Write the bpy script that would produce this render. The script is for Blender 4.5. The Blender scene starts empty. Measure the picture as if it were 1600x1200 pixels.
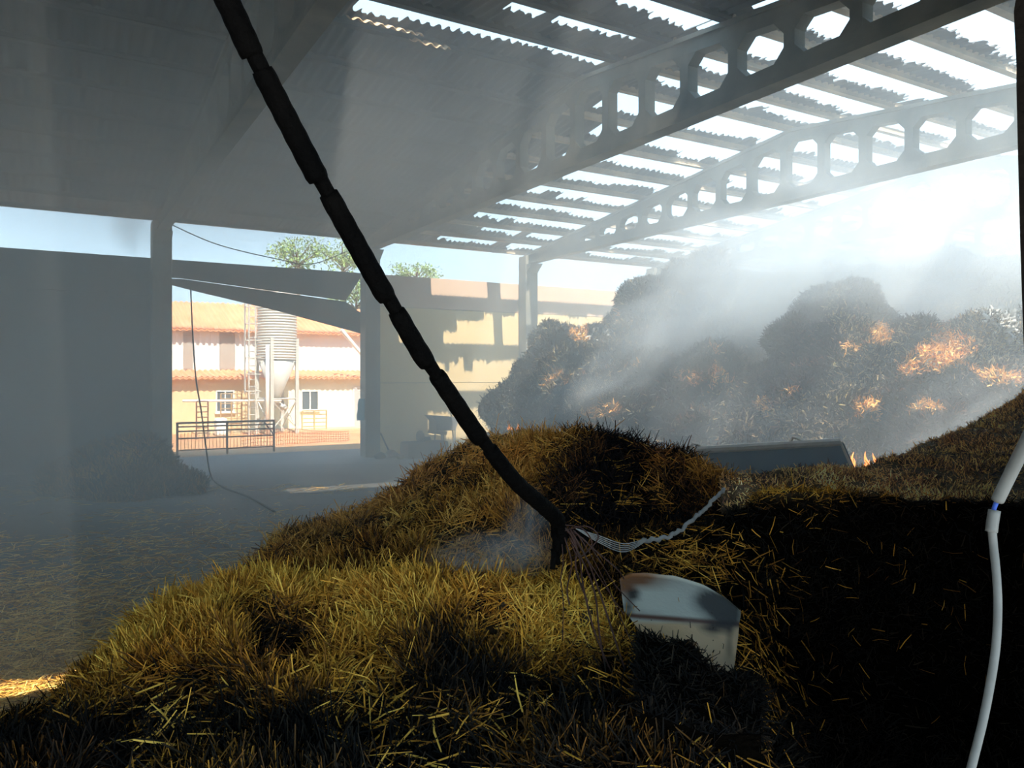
import bpy, bmesh, math, random
import numpy as np
from mathutils import Vector, Matrix, Euler

random.seed(7)
rng = np.random.default_rng(7)
C = bpy.context.scene.collection
S = 1.19                 # metres per build unit
EH = 2.1                 # eye height (build units)
F = 1210.0               # focal length in pixels of the 1600 px frame
HY = 590.0               # horizon row
YAW = math.radians(30.6)
FW = np.array([math.sin(YAW), math.cos(YAW), 0.0])
RT = np.array([math.cos(YAW), -math.sin(YAW), 0.0])

# ------------------------------------------------------------------ camera, sky, sun, exposure
sc = bpy.context.scene
cam_d = bpy.data.cameras.new('camera')
cam = bpy.data.objects.new('camera', cam_d)
C.objects.link(cam)
cam.location = (0, 0, EH * S)
cam.rotation_euler = (math.radians(90), 0, -YAW)
cam_d.sensor_width = 36.0
cam_d.lens = 36.0 * F / 1600.0
cam_d.shift_y = -(600 - HY) / 1600.0
cam_d.clip_start = 0.02
cam_d.clip_end = 500
sc.camera = cam

sc.view_settings.view_transform = 'Standard'
sc.view_settings.look = 'None'
sc.view_settings.gamma = 1
sc.view_settings.use_curve_mapping = False
sc.view_settings.exposure = 1.92
sc.cycles.use_denoising = True
sc.cycles.max_bounces = 7
sc.cycles.diffuse_bounces = 3
sc.cycles.glossy_bounces = 1
sc.cycles.transmission_bounces = 2
sc.cycles.volume_bounces = 5
sc.cycles.transparent_max_bounces = 8
sc.cycles.volume_step_rate = 0.7
sc.cycles.volume_max_steps = 96
sc.cycles.sample_clamp_indirect = 4.0
sc.cycles.caustics_reflective = False
sc.cycles.caustics_refractive = False

w = bpy.data.worlds.new('sky')
sc.world = w
w.use_nodes = True
nt = w.node_tree
nt.nodes.clear()
o_ = nt.nodes.new('ShaderNodeOutputWorld')
bg = nt.nodes.new('ShaderNodeBackground')
tc = nt.nodes.new('ShaderNodeTexCoord')
sp = nt.nodes.new('ShaderNodeSeparateXYZ')
rp = nt.nodes.new('ShaderNodeValToRGB')
nt.links.new(tc.outputs['Generated'], sp.inputs[0])
nt.links.new(sp.outputs['Z'], rp.inputs[0])
rp.color_ramp.elements[0].position = 0.0
rp.color_ramp.elements[0].color = (0.68, 0.86, 0.97, 1)
rp.color_ramp.elements[1].position = 1.0
rp.color_ramp.elements[1].color = (0.20, 0.45, 0.85, 1)
e = rp.color_ramp.elements.new(0.3)
e.color = (0.50, 0.77, 0.98, 1)
nt.links.new(rp.outputs[0], bg.inputs[0])
bg.inputs[1].default_value = 0.76
nt.links.new(bg.outputs[0], o_.inputs[0])

sd = bpy.data.lights.new('sun', 'SUN')
sun = bpy.data.objects.new('sun', sd)
C.objects.link(sun)
sd.energy = 4.6
sd.angle = math.radians(0.53)
sd.color = (1.0, 0.92, 0.80)
sun.rotation_euler = Vector((0.07, 1.0, -1.38)).to_track_quat('-Z', 'Y').to_euler()

# ------------------------------------------------------------------ geometry helpers
def ray(px, py):
    t = (px - 800.0) / F
    d = FW + t * RT
    return np.array([d[0], d[1], -(py - HY) / F])
def at_depth(px, py, d):
    return ray(px, py) * d + np.array([0, 0, EH])
def on_y(px, py, Y):
    r = ray(px, py)
    return r * (Y / r[1]) + np.array([0, 0, EH])
def on_floor(px, py, z=0.0):
    r = ray(px, py)
    return r * ((z - EH) / r[2]) + np.array([0, 0, EH])

def hash3(ix, iy, iz, seed):
    h = (ix * 374761393 + iy * 668265263 + iz * 2147483647 + seed * 974711) & 0xFFFFFFFF
    h = ((h ^ (h >> 13)) * 1274126177) & 0xFFFFFFFF
    h = ((h ^ (h >> 16)) * 2246822519) & 0xFFFFFFFF
    h = (h ^ (h >> 15)) & 0xFFFFFFFF
    return h.astype(np.float64) / 4294967295.0
def vnoise(P, seed=0):
    P = np.asarray(P, dtype=np.float64)
    i = np.floor(P).astype(np.int64)
    f = P - i
    f = f * f * (3 - 2 * f)
    r = 0
    for dx in (0, 1):
        for dy in (0, 1):
            for dz in (0, 1):
                wgt = (f[..., 0] if dx else 1 - f[..., 0]) * (f[..., 1] if dy else 1 - f[..., 1]) * (f[..., 2] if dz else 1 - f[..., 2])
                r = r + wgt * hash3(i[..., 0] + dx, i[..., 1] + dy, i[..., 2] + dz, seed)
    return r * 2 - 1
def fbm(P, freq, octv=3, seed=0):
    P = np.asarray(P)
    a, r, t = 1.0, 0, 0
    for k in range(octv):
        r = r + a * vnoise(P * freq * 2 ** k + 17.3 * k, seed + k)
        t += a
        a *= 0.5
    return r / t

class MB:
    def __init__(s):
        s.v = []; s.f = []
    def quadbox(s, p, q):
        x0, y0, z0 = p; x1, y1, z1 = q
        n = len(s.v)
        s.v += [(x0,y0,z0),(x1,y0,z0),(x1,y1,z0),(x0,y1,z0),(x0,y0,z1),(x1,y0,z1),(x1,y1,z1),(x0,y1,z1)]
        s.f += [tuple(n+i for i in f) for f in ((0,3,2,1),(4,5,6,7),(0,1,5,4),(1,2,6,5),(2,3,7,6),(3,0,4,7))]
        return s
    def prism(s, pts, a, b, axis):
        """polygon pts (2-D) extruded between a and b along axis ('x': pts are (y,z); 'y': pts are (x,z); 'z': (x,y))"""
        n = len(s.v); k = len(pts)
        def mk(p, t):
            return {'x': (t, p[0], p[1]), 'y': (p[0], t, p[1]), 'z': (p[0], p[1], t)}[axis]
        s.v += [mk(p, a) for p in pts] + [mk(p, b) for p in pts]
        s.f.append(tuple(range(n, n + k)))
        s.f.append(tuple(range(n + 2 * k - 1, n + k - 1, -1)))
        for i in range(k):
            j = (i + 1) % k
            s.f.append((n + i, n + k + i, n + k + j, n + j))
        return s
    def tube(s, path, rad, seg=8, cap=True):
        path = [Vector(p) for p in path]
        n0 = len(s.v); k = len(path)
        up = Vector((0.13, 0.31, 0.94)).normalized()
        for i, p in enumerate(path):
            t = (path[min(i + 1, k - 1)] - path[max(i - 1, 0)]).normalized()
            a = t.cross(up)
            if a.length < 1e-3: a = t.cross(Vector((1, 0, 0)))
            a.normalize(); b = t.cross(a).normalized()
            r = rad[i] if hasattr(rad, '__len__') else rad
            for q in range(seg):
                an = 2 * math.pi * q / seg
                s.v.append(tuple(p + a * (math.cos(an) * r) + b * (math.sin(an) * r)))
        for i in range(k - 1):
            for q in range(seg):
                q2 = (q + 1) % seg
                s.f.append((n0 + i*seg+q, n0 + i*seg+q2, n0 + (i+1)*seg+q2, n0 + (i+1)*seg+q))
        if cap:
            s.f.append(tuple(n0 + q for q in range(seg))[::-1])
            s.f.append(tuple(n0 + (k-1)*seg + q for q in range(seg)))
        return s
    def bar(s, a, b, wd, seg=4):
        return s.tube([a, b], wd * 0.7071 if seg == 4 else wd * 0.5, seg)
    def lathe(s, c, prof, seg=24):
        n0 = len(s.v); k = len(prof)
        for (r, z) in prof:
            for q in range(seg):
                an = 2 * math.pi * q / seg
                s.v.append((c[0] + r * math.cos(an), c[1] + r * math.sin(an), c[2] + z))
        for i in range(k - 1):
            for q in range(seg):
                q2 = (q + 1) % seg
                s.f.append((n0 + i*seg+q, n0 + i*seg+q2, n0 + (i+1)*seg+q2, n0 + (i+1)*seg+q))
        s.f.append(tuple(n0 + q for q in range(seg))[::-1])
        s.f.append(tuple(n0 + (k-1)*seg + q for q in range(seg)))
        return s
    def build(s, name, m, parent=None, smooth=False, origin=(0, 0, 0), bevel=0):
        me = bpy.data.meshes.new(name)
        o = np.array(origin)
        V = (np.array(s.v, dtype=np.float64) - o) * S
        me.from_pydata(V.tolist(), [], s.f)
        bm = bmesh.new(); bm.from_mesh(me)
        bmesh.ops.recalc_face_normals(bm, faces=bm.faces[:])
        bm.to_mesh(me); bm.free()
        return finish(name, me, m, parent, smooth, origin, bevel)

def finish(name, me, m, parent=None, smooth=False, origin=(0, 0, 0), bevel=0):
    me.update()
    if smooth:
        me.polygons.foreach_set('use_smooth', [True] * len(me.polygons))
    me.materials.append(m)
    ob = bpy.data.objects.new(name, me)
    C.objects.link(ob)
    wl = Vector(origin) * S
    if parent is not None:
        ob.parent = parent
        ob.location = wl - Vector(parent['_org']) if '_org' in parent else wl
    else:
        ob.location = wl
    ob['_org'] = list(wl)
    if bevel:
        b = ob.modifiers.new('bevel', 'BEVEL'); b.width = bevel * S; b.segments = 2; b.limit_method = 'ANGLE'
    return ob

def np_mesh(name, V, Fq, m, parent=None, smooth=False, col=None, origin=(0, 0, 0)):
    """mesh from a vertex array and an array of quads, quick"""
    V = (np.asarray(V, dtype=np.float64) - np.array(origin)) * S
    Fq = np.asarray(Fq, dtype=np.int32)
    k = Fq.shape[1]
    me = bpy.data.meshes.new(name)
    me.vertices.add(len(V)); me.vertices.foreach_set('co', V.astype(np.float32).ravel())
    me.loops.add(Fq.size); me.loops.foreach_set('vertex_index', Fq.ravel())
    me.polygons.add(len(Fq))
    me.polygons.foreach_set('loop_start', np.arange(0, Fq.size, k, dtype=np.int32))
    me.update(calc_edges=True)
    me.validate()
    if col is not None:
        at = me.color_attributes.new('tone', 'FLOAT_COLOR', 'POINT')
        at.data.foreach_set('color', np.concatenate([col, np.ones((len(col), 1))], 1).astype(np.float32).ravel())
    return finish(name, me, m, parent, smooth, origin)

def tag(o, label=None, cat=None, group=None, kind=None):
    if label: o['label'] = label
    if cat: o['category'] = cat
    if group: o['group'] = group
    if kind: o['kind'] = kind
    return o
def empty(name, loc, label=None, cat=None, group=None, kind=None):
    o = bpy.data.objects.new(name, None); C.objects.link(o)
    o.location = Vector(loc) * S; o['_org'] = list(Vector(loc) * S)
    return tag(o, label, cat, group, kind)

# ------------------------------------------------------------------ materials
def mat(name, base, rough=0.9, var=None, scale=4.0, bump=0.0, bscale=30.0, metal=0.0, detail=4, stretch=None, spec=0.3, mix2=None):
    m = bpy.data.materials.new(name); m.use_nodes = True
    n = m.node_tree.nodes; l = m.node_tree.links
    b = n['Principled BSDF']
    b.inputs['Roughness'].default_value = rough
    b.inputs['Metallic'].default_value = metal
    b.inputs['Specular IOR Level'].default_value = spec
    b.inputs['Base Color'].default_value = (*base, 1)
    tcn = n.new('ShaderNodeTexCoord')
    src = tcn.outputs['Object']
    if stretch:
        mp = n.new('ShaderNodeMapping'); mp.inputs['Scale'].default_value = stretch
        l.new(src, mp.inputs[0]); src = mp.outputs[0]
    if var:
        nz = n.new('ShaderNodeTexNoise'); nz.inputs['Scale'].default_value = scale; nz.inputs['Detail'].default_value = detail
        l.new(src, nz.inputs['Vector'])
        r = n.new('ShaderNodeValToRGB')
        r.color_ramp.elements[0].position = 0.35; r.color_ramp.elements[0].color = (*base, 1)
        r.color_ramp.elements[1].position = 0.65; r.color_ramp.elements[1].color = (*var, 1)
        if mix2:
            q = r.color_ramp.elements.new(0.8); q.color = (*mix2, 1)
        l.new(nz.outputs['Fac'], r.inputs[0]); l.new(r.outputs[0], b.inputs['Base Color'])
    if bump:
        nb = n.new('ShaderNodeTexNoise'); nb.inputs['Scale'].default_value = bscale; nb.inputs['Detail'].default_value = 5
        l.new(src, nb.inputs['Vector'])
        bp = n.new('ShaderNodeBump'); bp.inputs['Strength'].default_value = bump; bp.inputs['Distance'].default_value = 0.02
        l.new(nb.outputs['Fac'], bp.inputs['Height']); l.new(bp.outputs[0], b.inputs['Normal'])
    return m
def attr_mat(name, rough=0.8, bump=0.0, bscale=40, spec=0.25):
    m = bpy.data.materials.new(name); m.use_nodes = True
    n = m.node_tree.nodes; l = m.node_tree.links
    b = n['Principled BSDF']; b.inputs['Roughness'].default_value = rough
    b.inputs['Specular IOR Level'].default_value = spec
    a = n.new('ShaderNodeAttribute'); a.attribute_name = 'tone'
    l.new(a.outputs['Color'], b.inputs['Base Color'])
    if bump:
        tcn = n.new('ShaderNodeTexCoord')
        nb = n.new('ShaderNodeTexNoise'); nb.inputs['Scale'].default_value = bscale; nb.inputs['Detail'].default_value = 5
        l.new(tcn.outputs['Object'], nb.inputs['Vector'])
        bp = n.new('ShaderNodeBump'); bp.inputs['Strength'].default_value = bump; bp.inputs['Distance'].default_value = 0.03
        l.new(nb.outputs['Fac'], bp.inputs['Height']); l.new(bp.outputs[0], b.inputs['Normal'])
    return m

M = {}
M['floor'] = mat('burnt_floor', (0.07, 0.07, 0.065), 0.75, (0.13, 0.125, 0.11), 0.7, 0.3, 12, mix2=(0.2, 0.18, 0.14))
M['dirt'] = mat('orange_dirt', (0.50, 0.24, 0.10), 0.95, (0.66, 0.36, 0.16), 0.5, 0.3, 6, mix2=(0.40, 0.2, 0.10))
M['panel'] = mat('sun_yellow_concrete', (0.74, 0.55, 0.27), 0.9, (0.80, 0.61, 0.32), 0.8, 0.1, 20, stretch=(1, 1, 0.4))  # yellow carries the tint of smoke-filtered sunlight on the wall
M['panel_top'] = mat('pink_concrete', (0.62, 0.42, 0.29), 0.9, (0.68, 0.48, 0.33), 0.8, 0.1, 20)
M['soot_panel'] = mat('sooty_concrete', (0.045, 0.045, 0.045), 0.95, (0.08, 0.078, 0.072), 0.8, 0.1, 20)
M['concrete'] = mat('smoked_concrete', (0.15, 0.14, 0.115), 0.9, (0.26, 0.24, 0.19), 2.5, 0.2, 25, stretch=(1, 1, 0.35))
M['truss'] = mat('truss_concrete', (0.13, 0.125, 0.10), 0.9, (0.24, 0.21, 0.16), 2.0, 0.2, 25)
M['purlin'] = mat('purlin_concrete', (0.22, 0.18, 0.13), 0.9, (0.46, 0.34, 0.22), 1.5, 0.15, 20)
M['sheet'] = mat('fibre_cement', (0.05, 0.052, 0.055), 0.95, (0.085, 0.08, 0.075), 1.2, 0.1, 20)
M['dark_purlin'] = mat('dark_purlin_concrete', (0.05, 0.05, 0.05), 0.9, (0.08, 0.078, 0.07), 1.5, 0.15, 20)  # darker purlin concrete for the left bays
M['black'] = mat('charred', (0.0015, 0.0015, 0.0015), 0.75, (0.004, 0.0035, 0.003), 8, 0.6, 60, spec=0.05)
M['jamb'] = mat('burnt_jamb', (0.008, 0.006, 0.005), 0.9, (0.016, 0.012, 0.009), 6, 0.8, 30, spec=0.05)
M['tile'] = mat('clay_tile', (0.76, 0.29, 0.13), 0.9, (0.84, 0.40, 0.20), 1.5, 0.1, 20)
M['cream'] = mat('cream_render', (0.86, 0.80, 0.58), 0.9, (0.90, 0.84, 0.64), 0.6)
M['orange_wall'] = mat('orange_render', (0.80, 0.55, 0.30), 0.9, (0.84, 0.62, 0.36), 0.6)
M['white'] = mat('white_paint', (0.82, 0.80, 0.74), 0.6)
M['galv'] = mat('galvanised', (0.55, 0.54, 0.48), 0.5, (0.64, 0.62, 0.55), 2, metal=0.15)
M['glass'] = mat('window_glass', (0.12, 0.14, 0.15), 0.15, spec=0.6)
M['rust'] = mat('rusty_bar', (0.16, 0.08, 0.05), 0.8, (0.25, 0.12, 0.07), 8)
M['straw'] = attr_mat('straw', 0.75, spec=0.12)
M['heap'] = attr_mat('heap_mass', 0.95, 0.9, 35, 0.02)
M['leaf'] = attr_mat('leaf', 0.7)

# ------------------------------------------------------------------ shed shell
YW = 19.9                # inner face of far wall
RIDGE = 10.0
XA, XB, XC, XD, XE, XF_ = 2.15, 7.25, 12.2, 17.15, 22.1, 27.05
XZ, XY = -2.8, -7.75
BAYS = [(XY, XZ), (XZ, XA), (XA, XB), (XB, XC), (XC, XD), (XD, XE), (XE, XF_)]
def zr(Y):               # top of trusses
    return EH + 3.62 + 1.12 * (1 - abs(Y - RIDGE) / 10.0)

def box_obj(name, p, q, m, parent=None, kind=None, label=None, cat=None, bevel=0):
    o = MB().quadbox(p, q).build(name, m, parent, origin=((p[0]+q[0])/2, (p[1]+q[1])/2, p[2]), bevel=bevel)
    return tag(o, label, cat, None, kind)

# floor and ground
box_obj('floor', (XY, 0.3, -0.12), (XF_, 22.0, 0.0), M['floor'], kind='structure')
box_obj('ground', (-60, -40, -0.6), (90, 110, -0.03), M['dirt'], kind='structure')

box_obj('bounce_slab', (-30, -30, -0.1), (40, 0.3, -0.005), mat('bounce_slab_grey', (0.26, 0.27, 0.28), 0.9, (0.32, 0.33, 0.33), 1.0), kind='structure')  # unseen grey slab added behind the camera to neutralise orange ground bounce
# far wall: concrete panels between columns, each one a piece
wall = empty('wall_back', (XC, YW, 0), kind='structure')
courses = [(0.0, 1.95), (1.95, 4.03), (4.03, 4.9)]
for (xa, xb) in BAYS:
    if (xa, xb) == (XA, XB): continue
    for k, (z0, z1) in enumerate(courses):
        g = 0.012
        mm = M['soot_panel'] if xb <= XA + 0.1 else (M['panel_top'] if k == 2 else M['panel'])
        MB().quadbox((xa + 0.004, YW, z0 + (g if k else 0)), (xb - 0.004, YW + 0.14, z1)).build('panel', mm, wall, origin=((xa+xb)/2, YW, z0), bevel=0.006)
    # dark backing seen in the joints
MB().quadbox((XY, YW + 0.05, 0), (XA, YW + 0.11, 4.88)).build('joint_backing', M['soot_panel'], wall, origin=(XY, YW + 0.05, 0))
MB().quadbox((XB, YW + 0.05, 0), (XF_, YW + 0.11, 4.88)).build('joint_backing', M['soot_panel'], wall, origin=(XB, YW + 0.05, 0))
# left end wall
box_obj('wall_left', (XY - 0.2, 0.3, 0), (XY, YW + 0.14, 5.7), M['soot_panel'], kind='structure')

# doorway head: upper panel and slipped lower panel
def pz(px, py, Y=YW):
    p = on_y(px, py, Y); return (p[0], p[2])
head = empty('doorway_lintel', (XA, YW, 4.0), 'smoke-darkened concrete lintel panels hanging tilted over the open doorway', 'lintel')
up_pts = [(XA, 4.9), (XB - 0.1, 4.9), pz(541, 469), pz(400, 450), pz(283, 434), (XA, 4.46)]
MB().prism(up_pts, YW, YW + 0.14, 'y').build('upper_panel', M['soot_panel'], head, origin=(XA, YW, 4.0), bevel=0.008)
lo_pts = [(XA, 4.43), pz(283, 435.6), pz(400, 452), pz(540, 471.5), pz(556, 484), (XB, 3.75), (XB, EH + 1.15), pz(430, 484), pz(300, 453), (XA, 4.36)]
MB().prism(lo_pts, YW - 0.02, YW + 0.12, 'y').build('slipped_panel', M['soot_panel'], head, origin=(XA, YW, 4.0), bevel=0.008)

# columns
cols = [(XZ, 'concrete column at the left end of the dark solid wall'),
        (XA, 'concrete column at the left side of the open doorway'),
        (XB, 'concrete column at the right side of the open doorway'),
        (XC, 'concrete column standing against the sunlit yellow wall, left of the burning pile'),
        (XD, 'concrete column behind the smoke above the burning pile'),
        (XE, 'concrete column hidden in smoke at the far right'),]
cw = 0.42
for (x, lb) in cols:
    o = empty('column', (x, YW - cw / 2, 0), lb, 'column', kind='structure')
    MB().quadbox((x - cw/2, YW - cw - 0.01, 0), (x + cw/2, YW - 0.01, zr(YW) - 0.02)).build('shaft', M['concrete'], o, origin=(x, YW - cw/2, 0), bevel=0.02)
    # corbel under the truss
    z1 = zr(YW) - 0.28
    MB().prism([(YW - cw - 0.012, z1), (YW - cw - 0.32, z1), (YW - cw - 0.012, z1 - 0.25)], x - cw/2 + 0.02, x + cw/2 - 0.02, 'x').build('corbel', M['concrete'], o, origin=(x, YW - cw, z1 - 0.25))

# trusses with octagonal openings
def truss(x, label):
    m = MB()
    t0, t1 = x - 0.09, x + 0.09
    zb = EH + 3.42
    hb, ht = 0.20, 0.22
    Y0, Y1 = 0.35, YW - 0.2
    m.prism([(Y0, zb), (Y1, zb), (Y1, zb + hb), (Y0, zb + hb)], t0, t1, 'x')
    m.prism([(Y0, zr(Y0) - ht), (RIDGE, zr(RIDGE) - ht), (Y1, zr(Y1) - ht), (Y1, zr(Y1)), (RIDGE, zr(RIDGE)), (Y0, zr(Y0))], t0, t1, 'x')
    zlo = zb + hb
    posts = [10.2 + 0.85 * k for k in range(-12, 12)]
    pw = 0.15
    lim = lambda y: zr(y) - ht - zlo
    prev = Y0
    solid_lo = max(y for y in posts if y < RIDGE and lim(y) < 0.17) if any(lim(y) < 0.17 and y < RIDGE for y in posts) else posts[0]
    solid_hi = min([y for y in posts if y > RIDGE and lim(y) < 0.17] + [posts[-1]])
    m.prism([(Y0, zlo - 0.01), (solid_lo + pw/2, zlo - 0.01), (solid_lo + pw/2, zr(solid_lo) - ht + 0.01), (Y0, zr(Y0) - ht + 0.01)], t0 + 0.002, t1 - 0.002, 'x')
    m.prism([(solid_hi - pw/2, zlo - 0.01), (Y1, zlo - 0.01), (Y1, zr(Y1) - ht + 0.01), (solid_hi - pw/2, zr(solid_hi) - ht + 0.01)], t0 + 0.002, t1 - 0.002, 'x')
    ps = [y for y in posts if solid_lo < y < solid_hi]
    for y in ps:
        m.prism([(y - pw/2, zlo - 0.01), (y + pw/2, zlo - 0.01), (y + pw/2, zr(y + pw/2) - ht + 0.01), (y - pw/2, zr(y - pw/2) - ht + 0.01)], t0 + 0.002, t1 - 0.002, 'x')
    allp = [solid_lo] + ps + [solid_hi]
    for a, b in zip(allp[:-1], allp[1:]):
        ya, yb = a + pw/2, b - pw/2
        h = min(lim(ya), lim(yb))
        c = min(0.15, h * 0.36)
        for (yc, sg) in ((ya, 1), (yb, -1)):
            m.prism([(yc, zlo - 0.005), (yc + sg*c, zlo - 0.005), (yc, zlo + c)], t0 + 0.004, t1 - 0.004, 'x')
            zt = zr(yc) - ht
            m.prism([(yc, zt + 0.005), (yc + sg*c, zr(yc + sg*c) - ht + 0.005), (yc, zt - c)], t0 + 0.004, t1 - 0.004, 'x')
    o = empty('roof_truss', (x, RIDGE, zb), label, 'beam', kind='structure')
    m.build('web', M['truss'], o, origin=(x, RIDGE, zb))
    f = MB()
    f.prism([(Y0, zb - 0.035), (Y1, zb - 0.035), (Y1, zb + 0.03), (Y0, zb + 0.03)], x - 0.125, x + 0.125, 'x')
    f.build('bottom_flange', M['truss'], o, origin=(x, RIDGE, zb))
    f = MB()
    f.prism([(Y0, zr(Y0) - 0.05), (RIDGE, zr(RIDGE) - 0.05), (Y1, zr(Y1) - 0.05), (Y1, zr(Y1) + 0.01), (RIDGE, zr(RIDGE) + 0.01), (Y0, zr(Y0) + 0.01)], x - 0.13, x + 0.13, 'x')
    f.build('top_flange', M['truss'], o, origin=(x, RIDGE, zb))
truss(XZ, 'dark concrete roof truss over the left dark bay')
truss(XA, 'dark concrete roof truss running up from the column left of the doorway')
truss(XB, 'concrete roof truss with octagonal openings, the nearest one clear of the smoke')
truss(XC, 'concrete roof truss with octagonal openings fading into smoke, second from the camera')
truss(XD, 'concrete roof truss almost lost in white smoke above the burning pile')
truss(XE, 'concrete roof truss at the far right end of the burnt roof')

# roof: purlins and corrugated sheets
roof = empty('ceiling', (XB, RIDGE, zr(RIDGE)), kind='structure')
PUR = [19.75 - 1.07 * k for k in range(19)]
WL = 0.15
holes = {2: {}, 1: {}, 0: {}}     # bay -> row -> list of (x0, x1, coverage)
# row k lies between PUR[k] (far) and PUR[k+1] (near)
def row_of(y):
    for k in range(len(PUR) - 1):
        if PUR[k] >= y > PUR[k + 1]: return k
r_h1, r_h2, r_h3 = row_of(9.6), row_of(8.5), row_of(7.4)
holes[2] = {r_h1: [(3.35, 4.05, 0.36), (4.05, 5.0, 0.47), (5.0, 7.2, 0.55)],
            r_h2: [(4.35, 4.42, 0.9), (4.9, 5.45, 0.50), (5.45, 5.62, 0.97), (5.62, 6.2, 0.5), (6.2, 6.95, 0.62)],
            r_h3: [(5.2, 5.9, 0.62), (5.9, 6.5, 0.48), (6.5, 7.2, 0.40)],
            row_of(6.4): [(4.6, 6.2, 0.6)],
            row_of(10.7): [(5.35, 6.3, 0.955), (6.8, 7.0, 0.9)],
            row_of(11.8): [(4.0, 4.1, 0.96), (6.9, 7.1, 0.85)],
            row_of(13.0): [(6.2, 6.45, 0.96)], row_of(14.0): [(6.8, 6.95, 0.96)],
            row_of(5.3): [(3.0, 4.2, 0.7)]}
holes[1] = {row_of(9.05 + .3): [(1.35, 1.75, 0.88)], row_of(2.2): [(-1.1, -0.15, 0.70)], row_of(9.4 - 1.07): [(-0.3, 0.1, 0.9)]}
def coverage(bay, k, xs):
    r = random.Random(bay * 100 + k)
    cov = np.full(len(xs), 1.03)
    if bay <= 2:
        for (a, b, c) in holes.get(bay, {}).get(k, []):
            x = a
            while x < b:
                wd = WL * r.choice([1, 1, 2, 3]); cc = c + r.uniform(-0.05, 0.05)
                if c > 0.8: cc = c
                cov[(xs >= x) & (xs < min(x + wd, b))] = cc
                x += wd
        return cov
    base = {3: 0.33, 4: 0.28, 5: 0.26, 6: 0.26}[bay]
    if k == 0: base += 0.05
    xend = BAYS[bay][1]; x = BAYS[bay][0]
    drift = r.uniform(-0.05, 0.05)
    while x < xend:
        wd = WL * r.choice([1, 1, 1, 2, 2, 3, 5])
        drift = 0.7 * drift + r.uniform(-0.06, 0.06)
        c = base + drift + r.uniform(-0.07, 0.07)
        u = r.random()
        if u < 0.05: c += 0.25
        elif u < 0.09: c -= 0.2
        if bay == 3 and k <= 1 and u > 0.93: c = 0.95
        if bay >= 4 and u > 0.86: c = 0.06
        if bay == 3 and k == 1 and 7.7 < x < 8.1: c = 0.5; 
        elif bay == 3 and PUR[k] > 9 and x < (8.75 + r.uniform(-0.15, 0.15) if PUR[k] > 11.5 else 8.1): c = 1.03
        cov[(xs >= x) & (xs < x + wd)] = max(0.05, c)
        x += wd
    return cov
def sheet_row(bay, k):
    xa, xb = BAYS[bay]
    yf, yn = PUR[k] + 0.10, PUR[k + 1]
    step = WL / 8
    xs = np.arange(xa, xb + step / 2, step)
    cov = coverage(bay, k, xs) + 0.02 * rng.standard_normal(len(xs)) * (coverage(bay, k, xs) < 1)
    wav = 0.024 * np.cos(2 * np.pi * (xs - xa) / WL)
    n = len(xs)
    rows = []
    T = 0.010
    sag = 0.0
    for tt in (0, 0.5, 1):
        Y = yf - (yf - yn) * np.minimum(cov, 1.03) * tt
        zroof = np.array([zr(y) for y in Y]) + 0.10 + 0.035
        if tt == 0.5 and yn < RIDGE < yf: zroof += 0.0
        rows.append((Y, zroof + wav - 0.012 * (1 - tt)))
    V = []
    for lay in (0, 1):
        for (Y, Z) in rows:
            V.append(np.stack([xs, Y, Z - lay * T], 1))
    V = np.concatenate(V)
    i = np.arange(n - 1)
    fc = []
    for r0 in (0, 1):
        a = r0 * n + i
        fc.append(np.stack([a, a + 1, a + n + 1, a + n], 1))
        b = a + 3 * n
        fc.append(np.stack([b, b + n, b + n + 1, b + 1], 1))
    a = 0 * n + i; fc.append(np.stack([a, a + 3*n, a + 3*n + 1, a + 1], 1))
    a = 2 * n + i; fc.append(np.stack([a, a + 1, a + 3*n + 1, a + 3*n], 1))
    return np_mesh('roof_sheet', V, np.concatenate(fc), M['sheet'], roof, False, None, ((xa+xb)/2, (yf+yn)/2, zr((yf+yn)/2)))
for b, (xa, xb) in enumerate(BAYS):
    for k, y in enumerate(PUR):
        m = MB()
        z = zr(y) + 0.012
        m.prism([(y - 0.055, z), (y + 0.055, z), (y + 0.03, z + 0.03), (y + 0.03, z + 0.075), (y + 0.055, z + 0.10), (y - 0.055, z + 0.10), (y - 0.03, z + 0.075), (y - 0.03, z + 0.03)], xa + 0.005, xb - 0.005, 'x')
        m.build('purlin', M['dark_purlin'] if b < 3 else M['purlin'], roof, origin=((xa+xb)/2, y, z))
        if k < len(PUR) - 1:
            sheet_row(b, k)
# loose curled shards on the edge of the first hole
def shard(x0, x1, y, dz, drop):
    n = 40
    xs = np.linspace(x0, x1, n)
    ln = 0.10 + 0.10 * np.sin(np.pi * (xs - x0) / (x1 - x0))
    wav = 0.024 * np.cos(2 * np.pi * xs / WL)
    z0 = zr(y) + 0.15 + dz
    A = np.stack([xs, np.full(n, y), z0 + wav], 1)
    B = np.stack([xs, y - ln, z0 + wav - drop * ln], 1)
    A2 = A - [0, 0, 0.01]; B2 = B - [0, 0, 0.01]
    V = np.concatenate([A, B, A2, B2]); i = np.arange(n - 1)
    fc = np.concatenate([np.stack([i, i+1, i+n+1, i+n], 1), np.stack([i+2*n, i+3*n, i+3*n+1, i+2*n+1], 1),
                         np.stack([i, i+2*n, i+2*n+1, i+1], 1), np.stack([i+n, i+n+1, i+3*n+1, i+3*n], 1)])
    o = np_mesh('sheet_shard', V, fc, M['shard'], roof, origin=((x0+x1)/2, y, z0))
    o['label'] = 'sunlit tan broken sheet edge'
M['shard'] = mat('sunlit_sheet_tan', (0.55, 0.36, 0.20), 0.9, (0.65, 0.45, 0.28), 4)  # tan paints sunlight onto the broken edge; the other sheets are dark
shard(3.32, 4.4, 9.93, -0.10, 0.5)
shard(4.25, 4.85, 10.0, -0.16, 0.6)

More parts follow.
